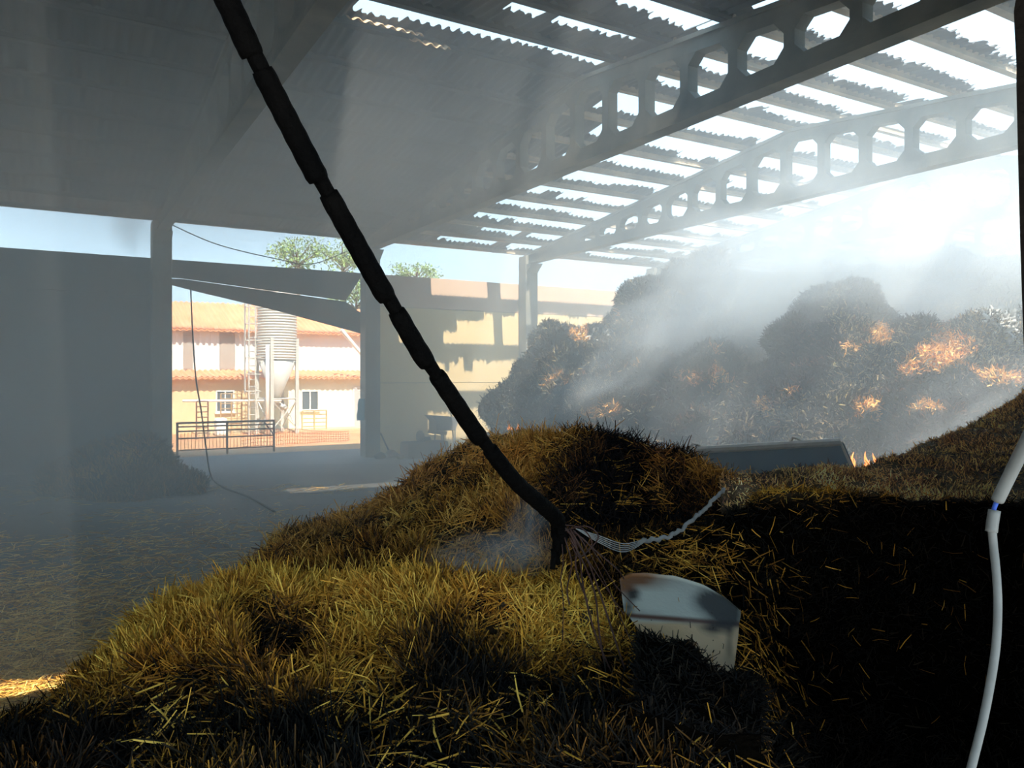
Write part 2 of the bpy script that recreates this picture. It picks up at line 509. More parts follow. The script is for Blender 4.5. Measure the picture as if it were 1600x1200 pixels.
# near wall with the opening the camera looks through, and an added sun-blocking slab behind it
nw = empty('wall_front', (0, 0.5, 0), kind='structure')
MB().quadbox((XY, 0.3, 0), (-4.2, 0.55, 5.87)).build('wall_pier', M['soot_panel'], nw, origin=(XY, 0.3, 0))
MB().quadbox((-4.2, 0.3, 3.6), (1.9, 0.55, 5.87)).build('lintel', M['soot_panel'], nw, origin=(-4.2, 0.3, 3.6))
MB().quadbox((1.9, 0.3, 0), (XF_, 0.55, 5.87)).build('wall_pier', M['soot_panel'], nw, origin=(1.9, 0.3, 0))
MB().quadbox((XY, -2.6, 3.62), (6.0, 0.28, 3.75)).build('sun_block_slab', M['sheet'], nw, origin=(0, -3, 3.62))  # unseen slab added to keep direct sun off the front heaps

# ragged door jamb at the right edge of the picture
def jamb():
    m = MB(); pts = []
    prof = [(1591, -80), (1587, 0), (1584, 18), (1585, 44), (1589, 60), (1588, 130), (1590, 220), (1592, 300), (1594, 380), (1596, 440), (1598, 500), (1603, 620), (1612, 900), (1625, 1300)]
    zs = []
    n0 = 0
    for (px, py) in prof:
        p = at_depth(px, py, 1.45)
        q = p + RT * 0.45; s_ = at_depth(px + 5, py, 1.75); s_[2] = p[2]; r_ = s_ + RT * 0.4
        m.v += [tuple(p), tuple(q), tuple(r_), tuple(s_)]
    for i in range(len(prof) - 1):
        for j in range(4):
            k = (j + 1) % 4
            m.f.append((i*4+j, i*4+k, (i+1)*4+k, (i+1)*4+j))
    m.f.append((0, 1, 2, 3)); n = (len(prof)-1)*4; m.f.append((n+3, n+2, n+1, n))
    base = at_depth(1700, 1300, 1.6)
    zmin = m.v[-1][2]
    # carry the jamb on down to the floor
    k = len(m.v) - 4
    for j in range(4): m.v.append((m.v[k+j][0], m.v[k+j][1], 0.0))
    for j in range(4):
        kk = (j + 1) % 4
        m.f.append((k+j, k+kk, k+4+kk, k+4+j))
    o = m.build('door_jamb', M['jamb'], None, origin=(base[0], base[1], 0))
    tag(o, 'blackened ragged door jamb at the right edge', 'jamb', kind='structure')
jamb()

# ------------------------------------------------------------------ heaps
def grid_bank(table, nu, noise_amp, noise_freq, seed, back=(0.5, 1.6), hi_amp=0.0, hi_freq=8, rowres=10, front_drop=True, floor_z=0.0, lumps=()):
    """table: list of (px, [(py, depth), ...crest to bottom]); returns vertex grid (rows, cols, 3).
    The surface is real: behind the crest it falls back to the floor."""
    cpx = np.array([t[0] for t in table], float)
    K = len(table[0][1])
    pxs = np.linspace(cpx[0], cpx[-1], nu)
    ctrl = []
    for k in range(K):
        py = np.interp(pxs, cpx, [t[1][k][0] for t in table])
        d = np.interp(pxs, cpx, [t[1][k][1] for t in table])
        t_ = (pxs - 800) / F
        P = (FW[None] + t_[:, None] * RT[None]) * d[:, None]
        P[:, 2] = EH - (py - HY) / F * d
        ctrl.append(P)
    crest = ctrl[0]
    dirv = FW[None] + ((pxs - 800) / F)[:, None] * RT[None]
    dirv = dirv / np.linalg.norm(dirv, axis=1, keepdims=True)
    b1 = crest + dirv * back[0]; b1[:, 2] = floor_z + (crest[:, 2] - floor_z) * 0.75
    b2 = crest + dirv * back[1]; b2[:, 2] = floor_z - 0.02
    rows = [b2, b1] + ctrl
    if front_drop:
        fr = ctrl[-1] - dirv * 0.05; fr[:, 2] = floor_z - 0.02
        rows.append(fr)
    rows = np.stack(rows)            # control rows
    # Catmull-Rom resample down the rows
    out = []
    n = len(rows)
    for i in range(n - 1):
        p0, p1, p2, p3 = rows[max(i-1, 0)], rows[i], rows[i+1], rows[min(i+2, n-1)]
        last = (i == n - 2)
        for j in range(rowres + (1 if last else 0)):
            t = j / rowres
            if i == 0 or (front_drop and i >= n - 3) :
                out.append(p1 + (p2 - p1) * t)
            else:
                out.append(0.5 * ((2*p1) + (-p0 + p2)*t + (2*p0 - 5*p1 + 4*p2 - p3)*t*t + (-p0 + 3*p1 - 3*p2 + p3)*t**3))
    G = np.stack(out)
    def normals(G):
        du = np.gradient(G, axis=1); dv = np.gradient(G, axis=0)
        N = np.cross(du, dv); N /= np.linalg.norm(N, axis=2, keepdims=True) + 1e-9
        flip = (N[..., 2] < -0.2)
        # orient towards camera/up
        s = np.sign(np.sum(N * (np.array([0, 0, EH + 1.5]) - G), axis=2)); s[s == 0] = 1
        return N * s[..., None]
    N = normals(G)
    disp = noise_amp * fbm(G, noise_freq, 3, seed)
    if hi_amp:
        disp = disp + hi_amp * (1 - 2 * np.abs(fbm(G, hi_freq, 3, seed + 50)))
    if len(lumps):
        px_, py_, d_ = project(G)
        front = (np.arange(G.shape[0]) >= 2 * rowres)[:, None]
        ld = np.zeros(G.shape[:2])
        W = G + 0.25 * np.stack([fbm(G, 1.7, 2, seed + 70 + q) for q in range(3)], -1)
        for (x, y, r) in lumps:
            k = np.argmin((px_ - x) ** 2 + (py_ - y) ** 2 + np.where(front, 0, 1e7))
            c = W.reshape(-1, 3)[k]
            u = np.linalg.norm((W - c) * np.array([0.85, 1, 1.1]), axis=2) / r
            ld = np.maximum(ld, np.where(u < 1, np.sqrt(np.clip(1 - u * u, 0, 1)), 0) * r * 0.85)
        disp = disp + ld
    wt = np.clip((G[..., 2] - floor_z) / 0.25, 0, 1)
    G = G + N * (disp * wt)[..., None]
    return G, normals(G), rowres
def grid_faces(r, c):
    i, j = np.meshgrid(np.arange(r - 1), np.arange(c - 1), indexing='ij')
    a = (i * c + j).ravel()
    return np.stack([a, a + 1, a + c + 1, a + c], 1)
def project(P):
    d = P @ FW
    return 800 + F * (P @ RT) / d, HY - F * (P[..., 2] - EH) / d, d
def sample_grid(G, N, n, r0=0, r1=None):
    r1 = r1 or G.shape[0]
    A = G[r0:r1]
    c1 = A[:-1, 1:] - A[:-1, :-1]; c2 = A[1:, :-1] - A[:-1, :-1]
    ar = np.linalg.norm(np.cross(c1, c2), axis=2).ravel()
    idx = rng.choice(len(ar), n, p=ar / ar.sum())
    i = idx // (A.shape[1] - 1) + r0; j = idx % (A.shape[1] - 1)
    u = rng.random((n, 1)); v = rng.random((n, 1))
    def bl(T):
        return (T[i, j]*(1-u)*(1-v) + T[i, j+1]*u*(1-v) + T[i+1, j]*(1-u)*v + T[i+1, j+1]*u*v)
    P = bl(G); Nn = bl(N); Nn /= np.linalg.norm(Nn, axis=1, keepdims=True) + 1e-9
    return P, Nn
def straws(name, P, D, L, Wd, col, m, parent=None, bend=0.12, origin=(0, 0, 0), kind='stuff'):
    n = len(P)
    D = D / (np.linalg.norm(D, axis=1, keepdims=True) + 1e-9)
    R = rng.standard_normal((n, 3))
    Sd = np.cross(D, R); Sd /= np.linalg.norm(Sd, axis=1, keepdims=True) + 1e-9
    Nn = np.cross(Sd, D)
    L = L[:, None]; Wd = Wd[:, None]
    kk = rng.normal(0, bend, (n, 1)) * L
    V = np.zeros((n, 3, 3, 3))
    for j, (t, ww, bb) in enumerate(((0.0, 1.0, 0.0), (0.5, 1.0, 1.0), (1.0, 0.6, 0.0))):
        c = P + D * L * t + Nn * kk * bb
        V[:, j, 0] = c - Sd * Wd * 0.5 * ww
        V[:, j, 1] = c + Nn * Wd * 0.4 * ww
        V[:, j, 2] = c + Sd * Wd * 0.5 * ww
    V = V.reshape(-1, 3)
    b = (np.arange(n) * 9)[:, None]
    q = np.array([[0, 1, 4, 3], [1, 2, 5, 4], [3, 4, 7, 6], [4, 5, 8, 7]])
    Fq = (b[:, :, None] + q[None]).reshape(-1, 4)
    o = np_mesh(name, V, Fq, m, parent, True, np.repeat(col, 9, axis=0), origin)
    if kind: o['kind'] = kind
    return o
def blob(px, py, lst):
    r = np.zeros_like(px)
    for (cx, cy, rx, ry, v) in lst:
        r = r + v * np.exp(-(((px - cx) / rx) ** 2 + ((py - cy) / ry) ** 2))
    return r
def straw_cols(gold, n, dark=1.0):
    """gold in 0..1 -> colour between char, brown and gold"""
    u = rng.random(n)
    g = np.clip(gold + (u - 0.5) * 0.55, 0, 1)
    stops = np.array([0, 0.28, 0.5, 0.75, 1.0])
    cs = np.array([[0.006, 0.006, 0.006], [0.03, 0.022, 0.014], [0.27, 0.115, 0.022], [0.78, 0.38, 0.045], [1.0, 0.63, 0.12]])
    col = np.stack([np.interp(g, stops, cs[:, k]) for k in range(3)], 1)
    return col * (0.8 + 0.4 * rng.random((n, 1))) * dark

def heap(name, table, label, cat, nu, amp, freq, seed, goldf, n_straw, slen, swid, dirf, hi=(0, 8), back=(0.5, 1.6), rowres=10, front_drop=True, basecol=0.35, crown_rows=None, bend=0.12, size_noise=True, kind=None, tint=(1, 1, 1), lumps=(), fleck=0.0):
    G, N, rr = grid_bank(table, nu, amp, freq, seed, back, hi[0], hi[1], rowres, front_drop, lumps=lumps)
    px, py, d = project(G)
    g = np.clip(goldf(px, py, G), 0, 1)
    cc = np.interp(g, [0, 0.4, 0.7, 1], [0.0035, 0.012, 0.05, 0.10])  # mass kept darker than its straws, painting shade into the gaps
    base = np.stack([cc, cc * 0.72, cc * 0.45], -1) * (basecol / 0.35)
    org = (float(G[..., 0].mean()), float(G[..., 1].mean()), 0.0)
    e_ = empty(name, org, label, cat, kind=kind)
    np_mesh('packed_mass', G.reshape(-1, 3), grid_faces(*G.shape[:2]), M['heap'], e_, True, base.reshape(-1, 3), org)
    r0 = rr * 2 - rr // 2
    P, Nn = sample_grid(G, N, n_straw, r0, G.shape[0] - (rr if front_drop else 0))
    px, py, d = project(P)
    g = np.clip(goldf(px, py, P), 0, 1)
    D, Ls = dirf(P, Nn, px, py, g)
    n = len(P)
    L = rng.uniform(slen[0], slen[1], n) * Ls
    Wd = rng.uniform(swid[0], swid[1], n)
    SC = straw_cols(g, n)
    if fleck:
        fl = (rng.random(n) < fleck * np.clip(0.35 + 3.5 * fbm(P, 0.9, 3, 141), 0, 2.4)) & (g < 0.4)
        tone = rng.random((n, 1))
        SC = np.where(fl[:, None], np.array([[0.22, 0.24, 0.12]]) * (1 - tone) + np.array([[0.50, 0.37, 0.08]]) * tone, SC)
    straws('straw', P - Nn * 0.01 - D / np.linalg.norm(D, axis=1, keepdims=True) * (L * 0.25)[:, None], D, L, Wd, SC * np.array(tint) * (1 + np.clip(fbm(P, 3.5, 2, 131), -1, 1)[:, None] * np.array([0.06, -0.13, -0.15])), M['straw'], e_, bend, org)
    return e_, G, N

UP = np.array([0, 0, 1.0])
def dir_tuft(upw, rnd, fieldw, tangent, up0=0.5, ff=5.0):
    def f(P, N, px, py, g):
        n = len(P)
        fld = np.stack([fbm(P, ff, 2, 11), fbm(P, ff, 2, 12), fbm(P, ff, 2, 13)], 1) * 1.5
        R = rng.standard_normal((n, 3))
        T = R - N * np.sum(R * N, axis=1, keepdims=True)
        mode = np.clip(fbm(P, 4.0, 2, 21) * 2.6 + up0, 0, 1)[:, None]      # 1 = upright tufts, 0 = lying
        D = (UP * upw + N * 0.45) * mode + T * (tangent * (1 - 0.75 * mode)) + R * rnd + fld * fieldw
        D = D + N * 0.1
        return D, np.where(rng.random(n) < 0.1, 1.5, 1.0)
    return f

# front golden heap
H1 = [(-160, [(1215, 2.6), (1200, 2.3), (1280, 1.9)]),
      (0, [(1177, 2.7), (1170, 2.3), (1280, 1.8)]),
      (60, [(1147, 2.8), (1150, 2.4), (1280, 1.75)]),
      (120, [(1097, 2.95), (1110, 2.45), (1280, 1.72)]),
      (200, [(1033, 3.05), (1070, 2.5), (1280, 1.7)]),
      (260, [(965, 3.1), (1040, 2.5), (1280, 1.7)]),
      (310, [(938, 3.1), (1030, 2.5), (1280, 1.7)]),
      (430, [(927, 2.9), (1030, 2.4), (1280, 1.65)]),
      (600, [(937, 2.7), (1040, 2.3), (1280, 1.65)]),
      (760, [(934, 2.65), (1050, 2.3), (1280, 1.65)]),
      (880, [(937, 2.6), (1060, 2.3), (1280, 1.65)]),
      (960, [(987, 2.5), (1090, 2.25), (1280, 1.65)]),
      (1010, [(1062, 2.4), (1130, 2.15), (1280, 1.65)]),
      (1080, [(1172, 2.2), (1200, 2.0), (1280, 1.65)])]
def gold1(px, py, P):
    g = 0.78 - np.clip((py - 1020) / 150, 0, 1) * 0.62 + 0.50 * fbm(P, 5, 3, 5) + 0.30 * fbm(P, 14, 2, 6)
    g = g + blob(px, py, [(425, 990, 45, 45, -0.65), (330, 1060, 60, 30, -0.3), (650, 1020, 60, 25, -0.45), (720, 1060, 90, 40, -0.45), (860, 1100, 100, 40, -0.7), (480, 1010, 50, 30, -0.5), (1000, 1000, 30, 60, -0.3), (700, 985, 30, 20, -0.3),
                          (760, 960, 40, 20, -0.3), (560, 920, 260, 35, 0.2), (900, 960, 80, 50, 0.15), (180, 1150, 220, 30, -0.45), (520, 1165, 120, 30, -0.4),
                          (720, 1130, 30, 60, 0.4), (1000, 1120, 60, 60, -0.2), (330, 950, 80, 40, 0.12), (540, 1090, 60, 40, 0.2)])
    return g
# back mound: brown straw on the left, charred bale on the right
H2 = [(400, [(920, 4.1), (915, 3.7), (960, 3.1)]),
      (428, [(870, 4.2), (885, 3.7), (960, 3.0)]),
      (440, [(848, 4.2), (880, 3.7), (960, 3.0)]),
      (500, [(836, 4.3), (870, 3.7), (960, 2.95)]),
      (565, [(810, 4.4), (860, 3.7), (960, 2.9)]),
      (640, [(762, 4.5), (840, 3.7), (960, 2.85)]),
      (695, [(722, 4.5), (820, 3.7), (960, 2.8)]),
      (750, [(702, 4.4), (800, 3.65), (960, 2.8)]),
      (800, [(695, 4.3), (790, 3.6), (960, 2.8)]),
      (900, [(692, 4.1), (770, 3.55), (960, 2.9)]),
      (1000, [(712, 4.0), (790, 3.5), (960, 2.95)]),
      (1090, [(726, 3.9), (800, 3.5), (960, 3.0)]),
      (1130, [(758, 3.8), (810, 3.5), (960, 3.05)]),
      (1150, [(790, 3.7), (840, 3.5), (960, 3.1)]),
      (1165, [(880, 3.6), (900, 3.5), (960, 3.1)])]
def gold2(px, py, P):
    g = 0.66 + 0.40 * fbm(P, 5, 3, 35) + 0.28 * fbm(P, 14, 2, 36) - np.clip((px - 800) / 130, 0, 1) * 0.52
    g = g + blob(px, py, [(1030, 770, 24, 60, 0.5), (1112, 730, 30, 32, 0.6), (760, 700, 60, 40, 0.12), (880, 690, 40, 20, 0.25), (850, 740, 60, 50, 0.1),
                          (950, 790, 80, 60, -0.3), (1000, 830, 150, 30, -0.4), (860, 880, 60, 40, 0.25), (560, 860, 60, 20, -0.25), (480, 840, 60, 30, -0.1)])
    return g
# charred slope around the metal sheet and the black bank at the right
H3 = [(940, [(845, 3.15), (960, 2.55), (1090, 2.1), (1280, 1.6)]),
      (1000, [(838, 3.2), (960, 2.6), (1090, 2.15), (1280, 1.6)]),
      (1100, [(830, 3.25), (960, 2.65), (1090, 2.2), (1280, 1.6)]),
      (1160, [(800, 3.3), (950, 2.85), (1090, 2.35), (1280, 1.65)]),
      (1200, [(775, 3.25), (940, 3.0), (1090, 2.6), (1280, 1.8)]),
      (1260, [(770, 3.15), (930, 3.05), (1090, 2.8), (1280, 2.2)]),
      (1400, [(778, 3.05), (930, 3.0), (1090, 2.85), (1280, 2.5)]),
      (1500, [(780, 3.0), (930, 2.95), (1090, 2.8), (1280, 2.5)]),
      (1620, [(785, 2.9), (930, 2.85), (1090, 2.7), (1280, 2.4)]),
      (1760, [(790, 2.8), (930, 2.75), (1090, 2.6), (1280, 2.3)])]
def gold3(px, py, P):
    g = -0.16 + 0.12 * fbm(P, 5, 3, 45)
    g = g + np.clip(1 - (px - 980) / 300, 0, 1) * 0.36
    g = g + np.clip(1 - np.abs(py - 772) / 24, 0, 1) * 0.75 + blob(px, py, [(1165, 775, 14, 22, 0.4), (1290, 790, 20, 24, 0.35), (1230, 775, 30, 14, 0.2), (1100, 880, 90, 26, 0.18)])
    return g
# sloping top of the bank at the right
H4 = [(1125, [(752, 3.9), (765, 3.5), (800, 3.32)]),
      (1200, [(752, 4.0), (762, 3.6), (800, 3.32)]),
      (1300, [(738, 4.2), (755, 3.7), (800, 3.32)]),
      (1345, [(740, 4.3), (758, 3.7), (805, 3.32)]),
      (1395, [(724, 4.5), (750, 3.8), (805, 3.32)]),
      (1480, [(688, 5.2), (735, 4.0), (805, 3.32)]),
      (1560, [(645, 5.8), (715, 4.2), (805, 3.32)]),
      (1620, [(605, 6.2), (700, 4.4), (805, 3.32)]),
      (1760, [(530, 6.8), (670, 4.6), (805, 3.32)])]
def gold4(px, py, P):
    return 0.56 + 0.10 * fbm(P, 6, 3, 55) + blob(px, py, [(1160, 765, 16, 20, 0.25), (1295, 748, 22, 16, 0.25), (1370, 745, 30, 12, 0.15), (1500, 770, 80, 10, 0.05), (1330, 770, 220, 14, 0.18)])

h1, G1, N1 = heap('straw_heap', H1, 'golden loose straw heap with dark hollows filling the foreground', 'straw', 260, 0.055, 2.6, 3, gold1, 86000, (0.045, 0.13), (0.0030, 0.006), dir_tuft(0.8, 0.42, 0.9, 1.0, 0.5), hi=(0.05, 5))
h2, G2, N2 = heap('straw_mound', H2, 'brown straw mound with a blackened right end, behind the golden heap', 'straw', 240, 0.05, 2.4, 33, gold2, 68000, (0.05, 0.14), (0.0035, 0.0065), dir_tuft(0.5, 0.4, 0.9, 1.2, 0.12), hi=(0.045, 5), tint=(0.98, 0.96, 1.35))
h3, G3, N3 = heap('charred_straw_bank', H3, 'black charred straw bank with a steep face at the right', 'straw', 240, 0.04, 3, 43, gold3, 30000, (0.03, 0.09), (0.003, 0.005), dir_tuft(0.25, 0.3, 0.4, 1.2), hi=(0.02, 9))
h4, G4, N4 = heap('straw_bank_top', H4, 'greyish brown mulch-like straw slope rising above the black bank at the right edge', 'straw', 240, 0.03, 3, 53, gold4, 46000, (0.02, 0.06), (0.0035, 0.006), dir_tuft(0.5, 0.5, 0.4, 1.0), hi=(0.02, 9), basecol=1.6, tint=(1.7, 2.15, 6.5))  # tint raised to paint in light from the open roof bays

# scattered pale straws lying on the charred slope
def scatter_on(G, N, r0, n, box, name, parent, sl, sw, gold, seed=0):
    P, Nn = sample_grid(G, N, n * 6, r0, G.shape[0] - 10)
    px, py, d = project(P)
    cx, cy, rx, ry = box
    wv = np.exp(-(((px - cx) / rx) ** 2 + ((py - cy) / ry) ** 2))
    keep = rng.random(len(P)) < wv
    P, Nn = P[keep][:n], Nn[keep][:n]
    R = rng.standard_normal(P.shape)
    T = R - Nn * np.sum(R * Nn, axis=1, keepdims=True) * 0.8
    L = rng.uniform(sl[0], sl[1], len(P))
    straws(name, P + Nn * 0.02, T, L, rng.uniform(sw[0], sw[1], len(P)), straw_cols(np.full(len(P), gold), len(P)), M['straw'], parent, 0.08, tuple(np.array(parent['_org']) / S))
scatter_on(G3, N3, 15, 1500, (1080, 880, 90, 35), 'loose_straw', h3, (0.04, 0.10), (0.003, 0.005), 0.72)
scatter_on(G3, N3, 15, 1300, (1080, 1060, 110, 130), 'loose_straw', h3, (0.04, 0.10), (0.003, 0.005), 0.62)
scatter_on(G3, N3, 15, 130, (1350, 950, 200, 160), 'loose_straw', h3, (0.03, 0.07), (0.002, 0.004), 0.6)
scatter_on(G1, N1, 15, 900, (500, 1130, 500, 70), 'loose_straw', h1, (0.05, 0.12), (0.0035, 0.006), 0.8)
scatter_on(G2, N2, 15, 500, (950, 780, 120, 70), 'loose_straw', h2, (0.05, 0.12), (0.003, 0.005), 0.7)

LUMPS1 = [(1112, 436, 0.55), (1060, 452, 0.45), (862, 535, 0.5), (880, 560, 0.7), (836, 590, 0.5), (905, 600, 0.8), (868, 640, 0.7), (812, 640, 0.6), (935, 640, 0.6), (960, 585, 0.7), (1020, 610, 0.8),
               (1000, 660, 0.6), (1060, 640, 0.7), (1110, 610, 0.8), (1090, 680, 0.6), (1010, 480, 0.6), (1150, 640, 0.7), (1500, 450, 0.8), (1560, 445, 0.7), (1430, 460, 0.7), (915, 660, 0.5), (845, 670, 0.5)]
LUMPS2 = [(1285, 502, 0.55), (1325, 495, 0.6), (1365, 505, 0.4), (1255, 545, 0.6), (1300, 560, 0.7), (1420, 545, 0.45), (1345, 590, 0.6), (1410, 610, 0.6), (1240, 640, 0.6), (1290, 680, 0.6),
                (1190, 640, 0.5), (1380, 650, 0.5), (1430, 680, 0.6), (1530, 560, 0.6), (1510, 610, 0.5), (1475, 600, 0.45), (1330, 640, 0.5), (1210, 600, 0.4), (1560, 630, 0.5), (1165, 690, 0.4)]
# burning pile across the shed
BP = [(735, [(707, 17.6), (710, 17.2), (713, 16.9), (716, 16.6), (722, 16.2)]),
      (775, [(674, 18.2), (690, 17.5), (705, 16.9), (725, 16.2), (742, 15.5)]),
      (792, [(618, 18.6), (650, 17.6), (690, 16.6), (730, 15.6), (750, 15.0)]),
      (828, [(578, 18.9), (620, 17.6), (670, 16.4), (725, 15.2), (765, 14.2)]),
      (848, [(540, 19.0), (600, 17.4), (660, 16.0), (725, 14.8), (770, 13.9)]),
      (885, [(516, 19.0), (590, 17.2), (655, 15.6), (725, 14.4), (775, 13.5)]),
      (945, [(507, 19.0), (580, 17.0), (650, 15.3), (725, 14.0), (780, 13.2)]),
      (965, [(484, 19.0), (565, 16.9), (645, 15.2), (725, 13.9), (782, 13.1)]),
      (1005, [(457, 19.0), (550, 16.8), (640, 15.0), (725, 13.7), (785, 12.9)]),
      (1060, [(444, 18.9), (545, 16.6), (640, 14.8), (725, 13.5), (790, 12.6)]),
      (1105, [(426, 18.7), (540, 16.4), (635, 14.6), (725, 13.3), (795, 12.3)]),
      (1200, [(432, 18.4), (530, 16.0), (630, 14.3), (725, 13.0), (800, 12.0)]),
      (1400, [(436, 17.5), (520, 15.5), (620, 13.8), (725, 12.6), (810, 11.5)]),
      (1600, [(430, 16.5), (510, 14.6), (610, 13.0), (720, 12.0), (820, 11.0)]),
      (1850, [(430, 15.5), (510, 13.6), (610, 12.0), (720, 11.0), (830, 10.4)])]
def sharpen(g):
    t = np.clip((g - 0.38) / 0.16, 0, 1)
    return np.where(g < 0.38, g * 0.5, 0.2 + t * 0.7)
def goldB(px, py, P):
    g = 0.20 + 0.22 * fbm(P, 0.9, 3, 65) + 0.18 * fbm(P, 3, 2, 66)
    g = g + blob(px, py, [(1160, 655, 28, 40, 0.55), (1270, 600, 22, 14, 0.5), (1135, 690, 22, 10, 0.6), (955, 640, 16, 12, 0.45), (925, 650, 12, 12, 0.55), (860, 590, 26, 24, 0.35),
                          (905, 517, 14, 20, 0.75), (1000, 570, 40, 14, 0.25), (1060, 590, 30, 20, 0.2), (1110, 600, 40, 50, 0.15)]) + 0.2 * fbm(P, 5, 2, 67)
    return sharpen(g)
BP2 = [(1130, [(665, 13.6), (690, 13.2), (720, 12.7), (770, 11.6)]),
       (1185, [(612, 13.9), (655, 13.2), (710, 12.5), (780, 11.3)]),
       (1235, [(565, 14.0), (620, 13.1), (700, 12.2), (790, 11.0)]),
       (1265, [(510, 14.1), (590, 13.0), (690, 12.0), (795, 10.9)]),
       (1290, [(486, 14.1), (580, 12.9), (690, 11.9), (800, 10.8)]),
       (1340, [(482, 14.0), (570, 12.7), (680, 11.7), (800, 10.7)]),
       (1400, [(506, 13.8), (580, 12.5), (680, 11.6), (805, 10.5)]),
       (1480, [(522, 13.5), (590, 12.2), (680, 11.2), (810, 10.3)]),
       (1560, [(500, 13.2), (590, 12.0), (680, 11.0), (815, 10.1)]),
       (1640, [(480, 12.9), (590, 11.7), (680, 10.8), (820, 9.9)]),
       (1850, [(480, 12.0), (590, 11.0), (680, 10.2), (830, 9.4)])]
def goldB2(px, py, P):
    g = 0.17 + 0.22 * fbm(P, 1.2, 3, 75) + 0.18 * fbm(P, 4, 2, 76)
    g = g + blob(px, py, [(1377, 523, 20, 18, 0.8), (1475, 545, 44, 26, 0.8), (1460, 570, 40, 16, 0.4), (1330, 545, 20, 10, 0.45), (1415, 575, 16, 14, 0.5), (1240, 610, 18, 8, 0.4),
                          (1355, 630, 34, 12, 0.45), (1450, 635, 36, 12, 0.45), (1565, 590, 40, 14, 0.5), (1500, 650, 60, 16, 0.25), (1350, 650, 40, 16, 0.3), (1200, 640, 20, 30, 0.4)]) + 0.2 * fbm(P, 6, 2, 77)
    return sharpen(g)
def dir_pile(P, N, px, py, g):
    n = len(P); R = rng.standard_normal((n, 3))
    return N * 0.6 + R * 0.7 + UP * 0.2, np.ones(n)
b1, GB, NB = heap('burning_straw_pile', BP, 'huge smouldering straw pile in front of the yellow wall, mostly veiled in smoke', 'straw', 460, 0.30, 0.55, 63, goldB, 60000, (0.06, 0.20), (0.014, 0.030), dir_pile, hi=(0.16, 1.6), back=(1.0, 2.4), rowres=26, lumps=LUMPS1, fleck=0.26, front_drop=False, basecol=0.4, tint=(0.88, 0.80, 1.4))
b2, GB2, NB2 = heap('smouldering_straw_mound', BP2, 'blackened straw mound with bright orange straw patches, in front of the burning pile', 'straw', 420, 0.22, 0.7, 73, goldB2, 66000, (0.05, 0.18), (0.012, 0.026), dir_pile, hi=(0.14, 1.9), back=(0.8, 2.0), rowres=28, lumps=LUMPS2, fleck=0.26, front_drop=False, basecol=0.4, tint=(0.88, 0.80, 1.4))
# ash crust on the mound at the right and by the flame-coloured patch
def ash(G, N, cx, cy, rx, ry, n, parent):
    P, Nn = sample_grid(G, N, n * 25, 30, G.shape[0] - 2)
    px, py, d = project(P)
    wv = np.exp(-(((px - cx) / rx) ** 2 + ((py - cy) / ry) ** 2))
    keep = (rng.random(len(P)) < wv) & (fbm(P, 3, 2, 91) > -0.1)
    P, Nn = P[keep][:n], Nn[keep][:n]
    col = np.full((len(P), 3), 0.62) * rng.uniform(0.5, 1.1, (len(P), 1)) * np.array([1, 0.97, 0.9])
    o = straws('ash_crust', P, Nn * 0.5 + rng.standard_normal(P.shape), rng.uniform(0.06, 0.16, len(P)), rng.uniform(0.03, 0.07, len(P)), col, M['straw'], parent, 0.1, tuple(np.array(parent['_org']) / S))
    o['label'] = 'pale grey ash'
ash(GB2, NB2, 1568, 500, 30, 26, 1500, b2)
ash(GB, NB, 925, 518, 20, 12, 700, b1)

# low heap smouldering in the dark at the left
HL = [(60, [(742, 15.2), (755, 14.6), (775, 13.8)]), (95, [(722, 15.2), (745, 14.5), (775, 13.6)]), (120, [(712, 15.2), (742, 14.4), (778, 13.3)]),
      (150, [(700, 15.2), (738, 14.3), (785, 13.1)]), (185, [(690, 15.2), (735, 14.2), (788, 13.0)]), (215, [(688, 15.1), (732, 14.2), (785, 13.1)]),
      (245, [(700, 15.1), (738, 14.3), (778, 13.4)]), (275, [(738, 15.0), (752, 14.4), (770, 13.8)]), (320, [(752, 14.8), (762, 14.3), (768, 13.9)])]
def goldL(px, py, P):
    return 0.35 + 0.2 * fbm(P, 1.5, 2, 85) + blob(px, py, [(140, 745, 30, 16, 0.35), (190, 715, 30, 16, 0.2)])
heap('low_straw_heap', HL, 'low smoke-veiled straw heap on the floor by the dark wall at the left', 'straw', 90, 0.16, 1.2, 83, goldL, 9000, (0.1, 0.28), (0.014, 0.03), dir_pile, hi=(0.06, 3), back=(0.5, 1.2), rowres=10, front_drop=False, basecol=0.5)

# straw strewn on the floor
def floor_litter():
    n = 26000
    px = rng.uniform(-60, 760, n); py = rng.uniform(760, 1130, n)
    t = (px - 800) / F
    d = EH * F / (py - HY)
    P = (FW[None] + t[:, None] * RT[None]) * d[:, None]
    nz = fbm(P, 0.7, 3, 101) + 0.35 * fbm(P, 2.5, 2, 102)
    dens = np.clip(0.5 + nz * 1.1 + (py - 860) / 380, 0.03, 1)
    keep = rng.random(n) < dens
    P = P[keep]; P[:, 2] = 0.008 + rng.random(len(P)) * 0.02
    n = len(P)
    a = rng.uniform(0, 2 * np.pi, n)
    D = np.stack([np.cos(a), np.sin(a), rng.normal(0, 0.12, n)], 1)
    col = straw_cols(np.full(n, 0.80), n) * np.array([0.9, 1.0, 1.6])
    o = straws('floor_straw', P, D, rng.uniform(0.08, 0.26, n), rng.uniform(0.006, 0.011, n), col, M['straw'], None, 0.1, (0, 8, 0))
    tag(o, 'loose straw strewn over the shed floor at the left', 'straw litter')
floor_litter()

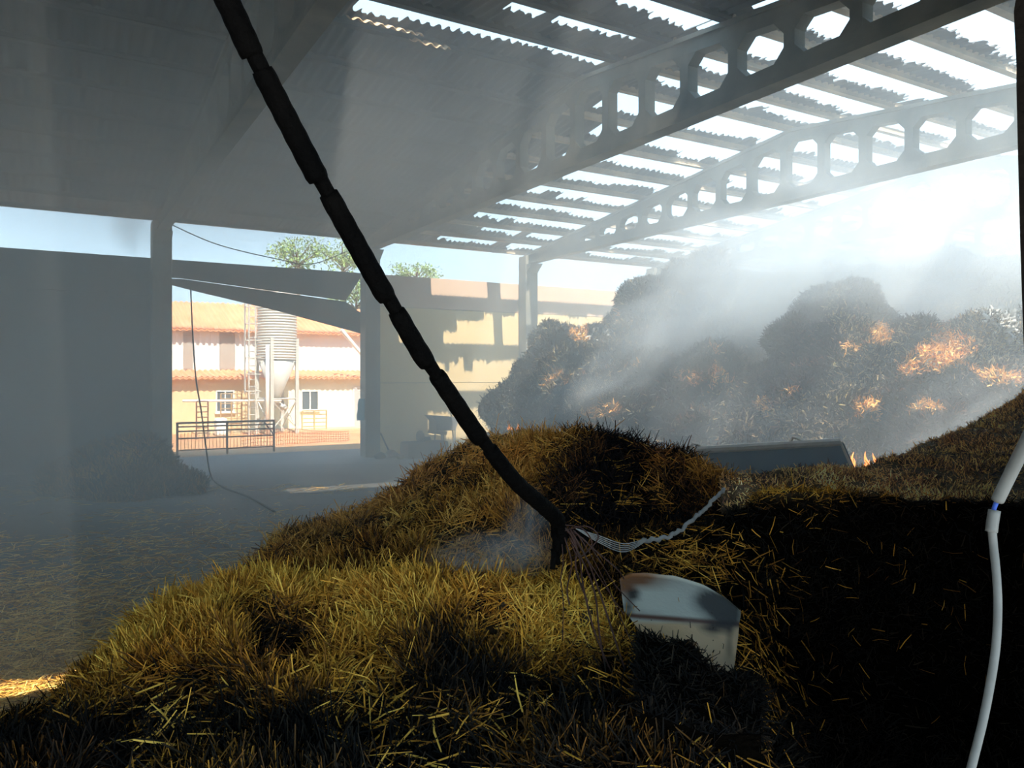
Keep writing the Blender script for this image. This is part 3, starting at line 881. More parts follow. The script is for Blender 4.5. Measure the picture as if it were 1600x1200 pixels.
# ------------------------------------------------------------------ corroded metal sheet in the bank
def grid_surface_obj():
    # sheet drawn by its own corner outline, curved and ridged
    pass
def metal_sheet():
    m = MB()
    # outline in (u right, v down) pixel-like units converted at the surface depth
    top = [(968, 905), (985, 896), (1010, 895), (1055, 900), (1100, 915), (1135, 935), (1158, 955)]
    mid = [(975, 955), (1000, 958), (1030, 960), (1065, 960), (1100, 963), (1135, 968), (1155, 975)]
    mid2 = [(985, 966), (1005, 970), (1035, 972), (1065, 973), (1100, 976), (1135, 982), (1154, 992)]
    bot = [(1000, 985), (1022, 990), (1045, 1000), (1080, 1010), (1105, 1030), (1125, 1040), (1148, 1038)]
    bot2 = [(1000, 1060), (1030, 1075), (1060, 1085), (1085, 1090), (1110, 1092), (1125, 1090), (1140, 1085)]
    def dep(px, py):
        return 2.80 - (py - 900) * 0.0034 + max(0, (px - 1070)) * 0.0016
    rows = []
    for k, row in enumerate((top, mid, mid2, bot, bot2)):
        rows.append([at_depth(x, y, dep(x, y) - (0.135 if k in (1, 2) else 0.12)) for x, y in row])
    R = np.array(rows)
    # resample finer
    def interp(R, nr, ncol):
        r0 = np.linspace(0, R.shape[0] - 1, nr); c0 = np.linspace(0, R.shape[1] - 1, ncol)
        A = np.zeros((nr, R.shape[1], 3))
        for c in range(R.shape[1]):
            for k in range(3): A[:, c, k] = np.interp(r0, np.arange(R.shape[0]), R[:, c, k])
        B = np.zeros((nr, ncol, 3))
        for r in range(nr):
            for k in range(3): B[r, :, k] = np.interp(c0, np.arange(R.shape[1]), A[r, :, k])
        return B
    G = interp(R, 33, 42)
    G += 0.004 * fbm(G, 6, 2, 7)[..., None]
    n = G.shape[0] * G.shape[1]
    back_ = G + FW * 0.006
    V = np.concatenate([G.reshape(-1, 3), back_.reshape(-1, 3)])
    fq = grid_faces(*G.shape[:2])
    r, c = G.shape[:2]
    edge = []
    def E(a, b): edge.append((a, b, b + n, a + n))
    for j in range(c - 1): E(j, j + 1); E((r-1)*c + j + 1, (r-1)*c + j)
    for i in range(r - 1): E((i+1)*c, i*c); E(i*c + c - 1, (i+1)*c + c - 1)
    Fq = np.concatenate([fq, fq[:, ::-1] + n, np.array(edge)])
    px, py, d = project(V)
    nz = fbm(V, 9, 3, 111)
    white = np.array([0.76, 0.79, 0.68]); cream = np.array([0.84, 0.60, 0.34]); rust = np.array([0.28, 0.12, 0.045]); soot = np.array([0.012, 0.011, 0.01]); red = np.array([0.16, 0.07, 0.045])
    lower = np.clip((py - 968) / 8, 0, 1)[:, None]
    col = white * (1 - lower) + cream * lower
    rm = np.clip(blob(px, py, [(1000, 905, 40, 14, 1.2), (975, 915, 14, 18, 1.1)]) + nz * 0.35, 0, 1)[:, None]
    col = col * (1 - rm) + rust * rm
    band = np.clip(1.3 - np.abs(py - (963 + (px - 1000) * 0.08)) / 5.0, 0, 1)[:, None]
    col = col * (1 - band) + red * band
    sm = np.clip(1.6 * (blob(px, py, [(990, 928, 12, 10, 0.9), (982, 950, 10, 14, 0.7), (1110, 940, 30, 22, 0.9), (1140, 955, 26, 26, 1.1), (1115, 982, 26, 8, 0.6), (1140, 1005, 8, 26, 0.5)]) + nz * 0.5 * np.clip((px - 1070) / 40, 0.15, 1)) - 0.25, 0, 0.93)[:, None]
    col = col * (1 - sm) + soot * sm
    o = np_mesh('metal_sheet', V, Fq, attr_mat('corroded_paint', 0.55, 0.15, 60), None, True, col, tuple(G.mean((0, 1))))
    tag(o, 'corroded pale blue-white metal sheet half buried in the charred straw', 'metal sheet')
metal_sheet()
# straw that covers the lower edge of the sheet
def cover_lump():
    tb = [(1001, [(1001, 2.26), (1015, 2.18), (1120, 1.85)]), (1020, [(1008, 2.26), (1030, 2.16), (1120, 1.85)]), (1045, [(1019, 2.24), (1040, 2.14), (1130, 1.85)]),
          (1075, [(1021, 2.22), (1050, 2.10), (1140, 1.85)]), (1098, [(1044, 2.18), (1070, 2.06), (1150, 1.85)]), (1125, [(1062, 2.16), (1085, 2.06), (1150, 1.85)]), (1160, [(1058, 2.21), (1085, 2.06), (1150, 1.85)]), (1190, [(1076, 2.21), (1095, 2.06), (1150, 1.85)])]
    heap('charred_straw_clod', tb, 'black clod of straw lapping over the lower edge of the metal sheet', 'straw', 80, 0.02, 6, 93,
         lambda px, py, P: 0.02 + 0.2 * fbm(P, 9, 2, 94), 9000, (0.02, 0.06), (0.003, 0.005), dir_tuft(0.2, 0.5, 0.5, 1.2, -0.4), back=(0.05, 0.12), rowres=6)
cover_lump()

# ------------------------------------------------------------------ hanging burnt cable
def smooth_path(pts, n):
    pts = np.array(pts, float); t = np.linspace(0, len(pts) - 1, n)
    out = []
    for x in t:
        i = min(int(x), len(pts) - 2); f = x - i
        p0, p1, p2, p3 = pts[max(i-1, 0)], pts[i], pts[i+1], pts[min(i+2, len(pts)-1)]
        out.append(0.5 * ((2*p1) + (-p0 + p2)*f + (2*p0 - 5*p1 + 4*p2 - p3)*f*f + (-p0 + 3*p1 - 3*p2 + p3)*f**3))
    return np.array(out)
cable = empty('hanging_cable', at_depth(880, 850, 2.42), 'thick charred cable hanging diagonally across the view, frayed at its lower end', 'cable')
ctrl = [(255, -200, 1.42), (300, -110, 1.48), (357, 0, 1.55), (402, 95, 1.60), (452, 190, 1.66), (506, 290, 1.73), (556, 378, 1.80), (605, 462, 1.88), (655, 545, 1.95), (706, 620, 2.05), (756, 690, 2.15), (806, 752, 2.25), (852, 792, 2.34), (874, 815, 2.40), (877, 850, 2.42)]
path = smooth_path([at_depth(*c) for c in ctrl], 170)
def kpath(i0, i1): return [tuple(p) for p in path[i0:i1]]
zc = cable['_org']; corg = tuple(np.array(zc) / S)
MB().tube(kpath(0, 170), [0.0175 * (1 + 0.04 * math.sin(i * 0.9)) for i in range(170)], 10).build('core', M['black'], cable, True, corg)
pp, qq, dd = project(path)
brk = [0] + [int(np.argmin(np.abs(qq - v))) for v in (92, 287, 470, 575, 690)] + [158]
for a, b in zip(brk[:-1], brk[1:]):
    g0 = 1 if a else 0
    n = b - a - g0 - 1
    pts = []
    rads = []
    for i in range(n):
        p = path[a + g0 + 1 + i]
        off = -0.0035 * RT + np.array([0, 0, -0.002])
        bulge = 0.0035 * (i / n)
        pts.append(tuple(p + off * (i / n)))
        rads.append(0.0232 + bulge * 0.6 + 0.0006 * math.sin(i * 1.7 + a))
    rads[0] *= 0.95; rads[-1] *= 0.9
    MB().tube(pts, rads, 12).build('sleeve', M['black'], cable, True, corg)
# melted end
lump = MB()
for k in range(9):
    p = at_depth(872 + random.uniform(-8, 14), 815 + k * 6, 2.42)
    lump.tube([tuple(p), tuple(p + np.array([random.uniform(-.02, .02), random.uniform(-.02, .02), -0.05]))], [0.012, 0.008], 7)
lump.build('melted_end', M['black'], cable, True, corg)
M['wire'] = mat('scorched_wire', (0.035, 0.016, 0.012), 0.6, (0.07, 0.03, 0.022), 20)
M['grey_wire'] = mat('bare_grey_wire', (0.32, 0.33, 0.32), 0.5, (0.5, 0.5, 0.48), 30)
wires = [[(878, 850), (880, 880), (876, 905), (880, 940), (879, 1000)], [(882, 840), (893, 880), (886, 920), (890, 945)], [(890, 830), (905, 870), (912, 920), (930, 990), (960, 1060)],
         [(900, 832), (925, 870), (955, 930), (990, 1010), (1040, 1100), (1085, 1180)], [(895, 828), (930, 860), (965, 890), (975, 905)], [(890, 825), (920, 880), (945, 950), (975, 1040), (1010, 1120)],
         [(885, 825), (902, 850), (935, 900), (975, 960)], [(882, 820), (910, 826), (925, 850), (905, 870), (893, 850)], [(880, 822), (900, 850), (900, 890), (918, 940)], [(892, 830), (915, 845), (940, 880), (962, 915), (1000, 955)],
         [(880, 830), (915, 822), (935, 838), (920, 860)], [(890, 840), (912, 880), (930, 930), (938, 1000), (955, 1090)]]
for i, wr in enumerate(wires):
    d0 = 2.40
    n = len(wr)
    pts = [at_depth(x, y, d0 - 0.0009 * max(0, y - 850) * (1.0 if y > 900 else 0.6)) for (x, y) in wr]
    MB().tube([tuple(p) for p in smooth_path(pts, 26)], 0.0016 + 0.0007 * (i % 3), 5).build('wire', M['wire'], cable, True, corg)
for i in range(5):
    o_y = (i - 2) * 3.2
    pts = [at_depth(900, 826, 2.42), at_depth(935, 842 + o_y * 0.8, 2.5), at_depth(975, 856 + o_y, 2.62), at_depth(1010, 843 + o_y * 0.3, 2.75)]
    MB().tube([tuple(p) for p in smooth_path(pts, 20)], 0.0016, 5).build('wire', M['grey_wire'], cable, True, corg)['label'] = 'thin grey strand'
pts = [at_depth(*c) for c in ((1005, 844, 2.74), (1035, 840, 2.85), (1060, 830, 2.92), (1090, 806, 3.02), (1112, 785, 3.1), (1131, 764, 3.18))]
pp_ = smooth_path(pts, 40)
MB().tube([tuple(p + 0.003 * rng.standard_normal(3)) for p in pp_], [0.006 + 0.003 * abs(math.sin(i * 1.3)) for i in range(40)], 7).build('wire', M['grey_wire'], cable, True, corg)['label'] = 'twisted grey wire'

# white cable at the right
M['pvc'] = mat('white_pvc', (0.27, 0.27, 0.25), 0.5, (0.2, 0.2, 0.185), 12)
M['blue'] = mat('blue_wire', (0.05, 0.12, 0.5), 0.5)
wc = empty('white_cable', at_depth(1550, 850, 1.22), 'white plastic cable with a blue joint hanging at the right edge', 'cable')
worg = tuple(np.array(wc['_org']) / S)
def wtube(name, ctrl, r, m, n=30, seg=12, lab=None):
    pts = smooth_path([at_depth(*c) for c in ctrl], n)
    o = MB().tube([tuple(p) for p in pts], r, seg).build(name, m, wc, True, worg)
    if lab: o['label'] = lab
wtube('upper_conduit', [(1665, 590, 1.05), (1630, 640, 1.1), (1604, 690, 1.15), (1580, 738, 1.19), (1559, 781, 1.22)], 0.0098, M['pvc'])
wtube('inner_wire', [(1560, 779, 1.22), (1554, 792, 1.22), (1551, 806, 1.22)], 0.0035, M['blue'], 8, 8, 'blue wire')
wtube('connector', [(1554, 797, 1.22), (1551, 815, 1.22), (1549, 831, 1.22)], 0.0088, M['pvc'], 6, 6)
wtube('lower_cable', [(1550, 826, 1.22), (1552, 850, 1.22), (1557, 900, 1.21), (1559, 950, 1.2), (1556, 1010, 1.19), (1547, 1070, 1.18), (1535, 1130, 1.17), (1520, 1190, 1.16), (1500, 1270, 1.15)], 0.0062, M['pvc'], 50)

# ------------------------------------------------------------------ loader bucket
def bucket():
    a = at_depth(1083, 704, 8.3); b = at_depth(1313, 690.5, 8.0)
    zt = (a[2] + b[2]) / 2
    u = (b - a); L = np.linalg.norm(u[:2]); u = np.array([u[0], u[1], 0]) / L
    v = np.array([-u[1], u[0], 0])      # away from camera-ish
    if v @ FW < 0: v = -v
    c0 = np.array([a[0], a[1], 0])
    e_ = empty('loader_bucket', c0 + u * L / 2, 'big grey steel loader bucket standing between the black bank and the burning pile', 'bucket')
    org = tuple(np.array(e_['_org']) / S)
    def pt(s, t, z): return tuple(c0 + u * s + v * t + np.array([0, 0, z]))
    st = mat('bucket_steel', (0.12, 0.135, 0.14), 0.6, (0.16, 0.175, 0.18), 2, 0.05)  # grey raised to put the smoke haze into the colour
    rim = mat('sunlit_rim_tan', (0.7, 0.52, 0.36), 0.5, (0.8, 0.62, 0.45), 8)  # pale tan stands in for sun catching the top edge
    za, zb = a[2], b[2]
    m = MB()
    m.v += [pt(0, 0, 0), pt(L + 0.6, 0, 0), pt(L, 0, zb), pt(0, 0, za), pt(0, .03, 0), pt(L + 0.6, .03, 0), pt(L, .03, zb), pt(0, .03, za)]
    m.f += [(0,1,2,3), (7,6,5,4), (0,4,5,1), (1,5,6,2), (2,6,7,3), (3,7,4,0)]
    m.build('back_plate', st, e_, origin=org)
    # right side plate: sloping edge, running away from the camera
    for (s0, s1, z, nm) in ((0.0, 0.0, za, 'side_plate'), (L, L + 0.6, zb, 'side_plate')):
        m = MB()
        m.v += [pt(s1, 0, 0), pt(s1, 0.95, 0), pt(s0 + (s1-s0)*0.3, 0.75, z * 0.7), pt(s0, 0, z), pt(s1 + .03, 0, 0), pt(s1 + .03, 0.95, 0), pt(s0 + (s1-s0)*0.3 + .03, 0.75, z * 0.7), pt(s0 + .03, 0, z)]
        m.f += [(0,1,2,3), (7,6,5,4), (0,4,5,1), (1,5,6,2), (2,6,7,3), (3,7,4,0)]
        m.build(nm, st, e_, origin=org)
    m = MB(); m.v += [pt(0, 0, 0.02), pt(L + 0.6, 0, 0.02), pt(L + 0.6, .95, 0.02), pt(0, .95, 0.02), pt(0, 0, 0), pt(L + 0.6, 0, 0), pt(L + 0.6, .95, 0), pt(0, .95, 0)]
    m.f += [(0,1,2,3), (7,6,5,4), (0,4,5,1), (1,5,6,2), (2,6,7,3), (3,7,4,0)]
    m.build('floor_plate', st, e_, origin=org)
    m = MB(); m.tube([pt(-0.02, 0.01, za), pt(L, 0.01, zb)], 0.042, 8)
    m.tube([pt(L, 0.01, zb), pt(L + 0.6, 0.01, 0.0)], 0.018, 8)
    m.build('rim', rim, e_, origin=org)['label'] = 'rim tinted tan as if sunlit'
    for s_ in (0.02, L * 0.70):
        z0 = za + (zb - za) * s_ / L
        m = MB(); m.tube([pt(s_ - .06, .01, z0), pt(s_ - .02, .01, z0 + .07), pt(s_ + .03, .01, z0 + .06), pt(s_ + .1, .01, z0 + 0.01)], 0.014, 6)
        m.build('hook', rim, e_, origin=org)
bucket()

# flames
def flame(px, py, d, h, label, n=7):
    e_ = empty('flame', at_depth(px, py, d), label, 'flame')
    org = tuple(np.array(e_['_org']) / S)
    fm = bpy.data.materials.get('fire') or bpy.data.materials.new('fire')
    fm.use_nodes = True
    b = fm.node_tree.nodes['Principled BSDF']
    b.inputs['Base Color'].default_value = (0.8, 0.2, 0.05, 1)
    b.inputs['Emission Color'].default_value = (1.0, 0.30, 0.06, 1)
    b.inputs['Emission Strength'].default_value = 0.7
    r = random.Random(int(px))
    for k in range(n):
        hh = h * r.uniform(0.4, 1.0); x0 = r.uniform(-h * 0.8, h * 0.8)
        p = np.array(org) + RT * x0
        pts = [p + UP * hh * t + RT * (0.12 * hh * math.sin(3.5 * t + k)) + FW * 0.02 * k for t in (0, .2, .4, .6, .8, 1)]
        MB().tube([tuple(q) for q in pts], [hh*.07, hh*.12, hh*.11, hh*.075, hh*.04, 0.002], 7).build('tongue', fm, e_, True, org)
flame(1352, 732, 10.0, 0.22, 'small orange flame beside the steel bucket')
flame(800, 672, 15.6, 0.16, 'tiny orange flame at the left foot of the burning pile', 5)

# ------------------------------------------------------------------ items by the far wall
def hopper():
    Y = 19.0
    base = on_y(700, 700, Y); x0 = base[0]
    e_ = empty('tipped_hopper', (x0, Y, 0), 'grey metal hopper on thin legs leaning by the yellow wall', 'hopper')
    org = (x0, Y, 0)
    P_ = lambda px, py: pz(px, py, Y)
    g = mat('dull_grey_steel', (0.14, 0.145, 0.15), 0.6, (0.18, 0.18, 0.18), 3)
    MB().prism([P_(674, 649), P_(718, 652), P_(712, 672), P_(700, 673), P_(682, 673), P_(682, 658)], Y, Y + 0.5, 'y').build('tub', g, e_, origin=org, bevel=0.01)
    MB().prism([P_(680, 673), P_(700, 674), P_(698, 680), P_(679, 678)], Y + .02, Y + 0.45, 'y').build('chute', g, e_, origin=org)
    for (a, b, dy) in (((680, 678), (677, 700), 0), ((712, 672), (713, 700), 0.05), ((716, 662), (721, 702), 0.4), ((699, 676), (703, 700), 0.4), ((695, 678), (697, 700), 0.1)):
        pa = P_(*a); pb = P_(*b)
        MB().bar((pa[0], Y + dy, pa[1]), (pb[0], Y + dy, 0.0), 0.03).build('leg', g, e_, origin=org)
    pa = P_(713, 652); pb = P_(711, 634)
    MB().bar((pa[0], Y + .3, pa[1]), (pb[0], Y + .3, pb[1]), 0.035).build('handle', g, e_, origin=org)
hopper()
tr_y = 18.5
a = pz(637, 690, tr_y); b = pz(702, 690, tr_y)
t_ = MB()
t_.prism([(a[0], 0), (b[0], 0), (b[0] - .02, 0.42), (a[0] + .02, 0.42), ], tr_y, tr_y + 0.55, 'y')
o = t_.build('water_trough', M['soot_panel'], None, origin=((a[0]+b[0])/2, tr_y, 0), bevel=0.03)
tag(o, 'low sooty concrete trough in front of the hopper', 'trough')
def rock(name, px, Y, r, lab, cat, group=None, sq=0.7, z=0.0):
    p = on_y(px, 700, Y)
    bm = bmesh.new(); bmesh.ops.create_icosphere(bm, subdivisions=3, radius=1)
    me = bpy.data.meshes.new(name)
    for v in bm.verts:
        q = np.array(v.co)
        k = 1 + 0.35 * float(fbm((q + px)[None], 1.6, 2, 5)[0])
        v.co = Vector(q * k * r * S); v.co.z = max(v.co.z * sq + r * S * sq * 0.7, 0)
    bm.to_mesh(me); bm.free()
    o = finish(name, me, M['soot_panel'], None, True, (p[0], Y, z))
    return tag(o, lab, cat, group)
rock('debris_lump', 594, 19.0, 0.14, 'dark debris lump at the foot of the column right of the doorway', 'debris')
rock('debris_lump', 612, 19.1, 0.17, 'dark rounded debris lump with a stick behind it, left of the trough', 'debris')
rock('debris_lump', 626, 18.7, 0.10, 'small dark debris lump just left of the trough', 'debris')
rock('debris_lump', 657, 18.75, 0.11, 'upright dark lump standing on the trough', 'debris', sq=1.5, z=0.42)
rock('debris_lump', 668, 18.8, 0.10, 'rounded dark lump lying on the trough', 'debris', z=0.42)
a = on_y(606, 700, 19.45)
o = MB().tube([(a[0] + .1, 19.45, 0), (a[0] - .15, 19.6, 0.62)], 0.02, 6).build('stick', M['black'], None, origin=(a[0], 19.45, 0))
tag(o, 'dark stick leaning up by the yellow wall near the column', 'stick')
a = on_y(564, 640, 19.5)
m = MB()
for k in range(5):
    z0 = a[2] + 0.28 - k * 0.14
    xl = a[0] - .05 - .02 * (k % 2) - 0.012 * k
    m.v += [(xl, 19.50, z0), (XB - cw/2 + 0.005, 19.52, z0), (XB - cw/2 + 0.005, 19.55, z0), (xl, 19.54, z0)]
for k in range(4):
    for j in range(4):
        m.f.append((k*4+j, k*4+(j+1) % 4, (k+1)*4+(j+1) % 4, (k+1)*4+j))
m.f += [(0, 1, 2, 3), (19, 18, 17, 16)]
o = m.build('cloth', mat('pale_blue_cloth', (0.25, 0.5, 0.6), 0.9), None, origin=(a[0], 19.4, a[2]))
tag(o, 'pale blue cloth hanging on the column right of the doorway', 'cloth')

# thin cable hanging in the doorway down to the floor
pts = [on_y(298, 452, 19.7), on_y(301, 520, 19.5), on_y(306, 590, 19.2), on_y(314, 640, 18.8), on_y(322, 700, 18.0)]
f1 = on_floor(330, 745, 0.03); f2 = on_floor(350, 762, 0.03); f3 = on_floor(385, 775, 0.03); f4 = on_floor(430, 800, 0.03)
pts += [f1, f2, f3, f4]
o = MB().tube([tuple(p) for p in smooth_path(pts, 70)], 0.018, 6).build('thin_cable', M['black'], None, True, tuple(f1))
tag(o, 'thin dark cable hanging in the doorway and trailing over the floor', 'cable')
pts = [on_y(270, 352, 19.6), on_y(340, 382, 19.6), on_y(430, 404, 19.6), on_y(490, 412, 19.6), on_y(560, 384, 19.6)]
o = MB().tube([tuple(p) for p in smooth_path(pts, 40)], 0.012, 6).build('sagging_wire', M['black'], None, True, tuple(pts[0]))
tag(o, 'thin wire sagging across the gap above the doorway', 'wire')

# ------------------------------------------------------------------ yard outside
YBL = 31.7
def bz(px, py, Y=YBL): return pz(px, py, Y)
XL, XR = bz(150, 600)[0] , 17.0
bld = empty('farm_building', ((XL + XR) / 2, YBL, 0), 'low farm building with clay tiled roofs, cream and orange walls seen through the doorway', 'building')
borg = tuple(np.array(bld['_org']) / S)
def bpart(name, m, mm, **k): return m.build(name, mm, bld, origin=borg, **k)
zle = EH + 0.0
xsplit = bz(392, 620)[0]
bpart('orange_wall', MB().quadbox((XL, YBL, -0.03), (xsplit, YBL + 0.3, zle + .05)), M['orange_wall'])
bpart('cream_wall', MB().quadbox((xsplit, YBL, -0.03), (XR, YBL + 0.3, zle + .05)), M['cream'])
YU = YBL + 1.6
zue = EH + 1.92
bpart('upper_wall', MB().quadbox((XL, YU, zle), (XR, YU + 0.3, zue + .05)), M['white'])
# vertical cladding boards on the upper wall
xs = XL
cl = MB()
while xs < bz(400, 550, YU)[0]:
    cl.quadbox((xs, YU - 0.03, zle + .2), (xs + 0.10, YU, zue)); xs += 0.22
bpart('cladding_ribs', cl, M['white'])
for (pa, pb) in ((286, 301), (343, 367)):
    xa_, xb_ = bz(pa, 540, YU)[0], bz(pb, 540, YU)[0]
    bpart('shutter', MB().quadbox((xa_, YU - 0.05, zle + .35), (xb_, YU - .02, zue - .1)), mat('grey_shutter', (0.40, 0.36, 0.30), 0.8))
def tile_roof(y0, z0, y1, z1, name, wl=0.22):
    xs = np.arange(XL - .2, XR + .2, wl / 6)
    n = len(xs)
    wv = 0.035 * np.cos(2 * np.pi * xs / wl)
    rows = []
    K = 9
    V = []
    for k in range(K):
        t = k / (K - 1)
        V.append(np.stack([xs, np.full(n, y0 + (y1 - y0) * t), z0 + (z1 - z0) * t + wv + 0.02 * fbm(np.stack([xs, np.full(n, k * 1.0), xs * 0], 1), 0.8, 2, 3)], 1))
    V2 = [v - [0, 0, 0.06] for v in V]
    A = np.concatenate(V + V2)
    fc = grid_faces(K, n); off = K * n
    i = np.arange(n - 1)
    fr = np.stack([i, i + off, i + off + 1, i + 1], 1)
    return np_mesh(name, A, np.concatenate([fc[:, ::-1], fc + off, fr]), M['tile'], bld, True, None, borg)
tile_roof(YBL - 0.35, zle + 0.02, YU, zle + 0.32, 'lower_roof')
tile_roof(YU - 0.4, zue + 0.02, YU + 3.6, zue + 1.45, 'upper_roof')
bpart('upper_roof_back', MB().prism([(YU + 3.6, zue + 1.40), (YU + 5.0, zue), (YU + 3.6, zue)], XL, XR, 'x'), M['tile'])
def window(pa, pb, y0, y1, lab=None):
    xa_, zt = bz(pa, y0); xb_, zb_ = bz(pb, y1)
    f = MB(); t = 0.05
    f.quadbox((xa_, YBL - .05, zb_), (xb_, YBL + .01, zb_ + t)); f.quadbox((xa_, YBL - .05, zt - t), (xb_, YBL + .01, zt))
    for x in (xa_, (xa_ + xb_) / 2 - t / 2, xb_ - t): f.quadbox((x, YBL - .05, zb_ + t), (x + t, YBL + .01, zt - t))
    f.quadbox((xa_ - .04, YBL - .1, zb_ - .05), (xb_ + .04, YBL + .01, zb_ - .001))
    fr = bpart('window', f, M['white'])
    xm = (xa_ + xb_) / 2
    for (u0, u1) in ((xa_ + t, xm - t/2), (xm + t/2, xb_ - t)):
        MB().quadbox((u0, YBL - .02, zb_ + t), (u1, YBL - .012, zt - t)).build('pane', M['glass'], fr, origin=borg)
window(337, 366, 610, 644); window(470, 498, 610, 641)
xa_, zt = bz(553, 607); xb_ = bz(580, 607)[0]
bpart('door', MB().quadbox((xa_, YBL - .03, 0), (xb_, YBL + .01, zt)), mat('grey_door', (0.5, 0.48, 0.45), 0.6))
bpart('door_frame', MB().quadbox((xa_ - .06, YBL - .05, 0), (xa_, YBL + .01, zt + .06)).quadbox((xa_, YBL - .05, zt), (xb_, YBL + .01, zt + .06)), M['white'])
bpart('lean_pipe', MB().tube([(bz(533, 515, 30.9)[0], 30.9, bz(533, 515, 30.9)[1]), (bz(575, 565, 30.9)[0], 30.9, bz(575, 565, 30.9)[1])], 0.08, 8), M['white'])
# slab at the building's foot
box_obj('yard_slab', (bz(300, 660)[0], YBL - 1.3, -0.03), (bz(560, 660)[0], YBL, 0.03), mat('yard_concrete', (0.62, 0.48, 0.28), 0.9), kind='structure')

# silo
YS = 30.0
sx = (on_y(400, 500, YS)[0] + on_y(465, 500, YS)[0]) / 2
sr = (on_y(465, 500, YS)[0] - on_y(400, 500, YS)[0]) / 2 * 0.93
silo = empty('feed_silo', (sx, YS, 0), 'ribbed galvanised feed silo on legs with a cone bottom and caged ladder', 'silo')
sorg = (sx, YS, 0)
zt_, zb_ = on_y(432, 452, YS)[2], on_y(432, 562, YS)[2]
prof = []
nr = 26
for k in range(nr * 4 + 1):
    z = zb_ + (zt_ - zb_) * k / (nr * 4)
    prof.append((sr + 0.022 * math.cos(2 * math.pi * k / 4), z))
MB().lathe((sx, YS, 0), prof, 40).build('barrel', M['galv'], silo, True, sorg)
MB().lathe((sx, YS, 0), [(sr + .03, zt_ - .01), (sr * .5, zt_ + .3), (0.12, zt_ + .5), (0.12, zt_ + .6)], 32).build('roof_cone', M['galv'], silo, False, sorg)
zc_ = on_y(432, 618, YS)[2]
MB().lathe((sx, YS, 0), [(0.10, zc_ - .12), (0.16, zc_), (sr * 1.0, zb_ - 0.01)], 32).build('hopper_cone', M['galv'], silo, True, sorg)
MB().lathe((sx, YS, 0), [(0.14, zc_ - .32), (0.14, zc_ - .13)], 12).tube([(sx + .02, YS, zc_ - .3), (sx + .28, YS - .25, zc_ - .5)], 0.09, 8).build('outlet', M['galv'], silo, True, sorg)
lg = []
for k in range(4):
    an = math.pi / 4 + k * math.pi / 2 + 0.3
    x, y = sx + sr * 1.03 * math.cos(an), YS + sr * 1.03 * math.sin(an)
    lg.append((x, y))
    MB().quadbox((x - .06, y - .06, -0.03), (x + .06, y + .06, zb_ + 0.8)).build('leg', M['galv'], silo, origin=sorg)
for k in range(4):
    a, b = lg[k], lg[(k + 1) % 4]
    MB().bar((*a, 0.15), (*b, 1.25), 0.035).build('brace', M['galv'], silo, origin=sorg)
    MB().bar((*b, 0.15), (*a, 1.25), 0.035).build('brace', M['galv'], silo, origin=sorg)
    MB().bar((*a, 1.3), (*b, 1.3), 0.04).build('brace', M['galv'], silo, origin=sorg)
# ladder with cage hoops
lx = on_y(391, 500, YS)[0]; ly = YS - 0.35
lt = on_y(391, 450, YS)[2]
ld = MB()
for dx in (-0.12, 0.12): ld.bar((lx + dx, ly, -0.03), (lx + dx, ly, lt), 0.045)
z = 0.2
while z < lt:
    ld.bar((lx - .12, ly, z), (lx + .12, ly, z), 0.03); z += 0.26
lo = ld.build('ladder', M['galv'], silo, origin=sorg)
z = 1.6
while z < lt:
    MB().tube([(lx - .12, ly, z), (lx - .3, ly - .12, z), (lx - .3, ly - .38, z), (lx, ly - .48, z), (lx + .25, ly - .3, z), (lx + .12, ly, z)], 0.016, 5).build('cage_hoop', M['galv'], lo, origin=sorg)
    z += 0.62
for (dx, dy) in ((-.3, -.25), (0, -.48), (-.3, -.12)):
    MB().bar((lx + dx, ly + dy, 1.5), (lx + dx, ly + dy, lt), 0.025).build('cage_bar', M['galv'], lo, origin=sorg)
MB().tube([(on_y(411, 600, YS)[0], YS - .7, 0.0), (on_y(411, 600, YS)[0], YS - .7, on_y(411, 540, YS)[2])], 0.07, 8).build('fill_pipe', M['white'], silo, True, sorg)
# auger tube from the silo outlet running left
MB().tube([(on_y(285, 626, YS - .3)[0], YS - .3, on_y(285, 626, YS)[2]), (sx + .1, YS - .25, on_y(430, 626, YS)[2])], 0.045, 8).build('auger_tube', M['white'], silo, True, sorg)

# yard gate / fence panel in the doorway
YG = 22.7
def gate(label, pa, pb, ptop, pbot, name='yard_gate'):
    xa_, xb_ = on_y(pa, 700, YG)[0], on_y(pb, 700, YG)[0]
    zt_g = on_y(pb, ptop, YG)[2]
    e_ = empty(name, ((xa_ + xb_) / 2, YG, 0), label, 'gate')
    org = ((xa_ + xb_) / 2, YG, 0)
    zb0 = -0.03
    for x in (xa_, (xa_ + xb_) * 0.5, xb_):
        MB().bar((x, YG, zb0), (x, YG, zt_g), 0.045).build('post', M['rust'], e_, origin=org)
    for z in (0.12, zt_g - .02, zt_g * 0.86, zt_g * 0.72, zt_g * 0.5):
        MB().bar((xa_, YG, z), (xb_, YG, z), 0.03 if z < zt_g - .1 else 0.045).build('rail', M['rust'], e_, origin=org)
    n = int((xb_ - xa_) / 0.09)
    wv = MB()
    for k in range(1, n):
        x = xa_ + (xb_ - xa_) * k / n
        wv.bar((x, YG, 0.12), (x, YG, zt_g * 0.72), 0.014, 3)
    o = wv.build('wire_mesh', M['rust'], e_, origin=org); o['kind'] = 'stuff'
    MB().bar((xb_ - .28, YG - .02, zt_g - .05), (xb_, YG - .02, 0.45), 0.035).build('brace', M['rust'], e_, origin=org)
gate('low rusty steel gate with wire mesh standing in the doorway', 277, 428, 656, 708)
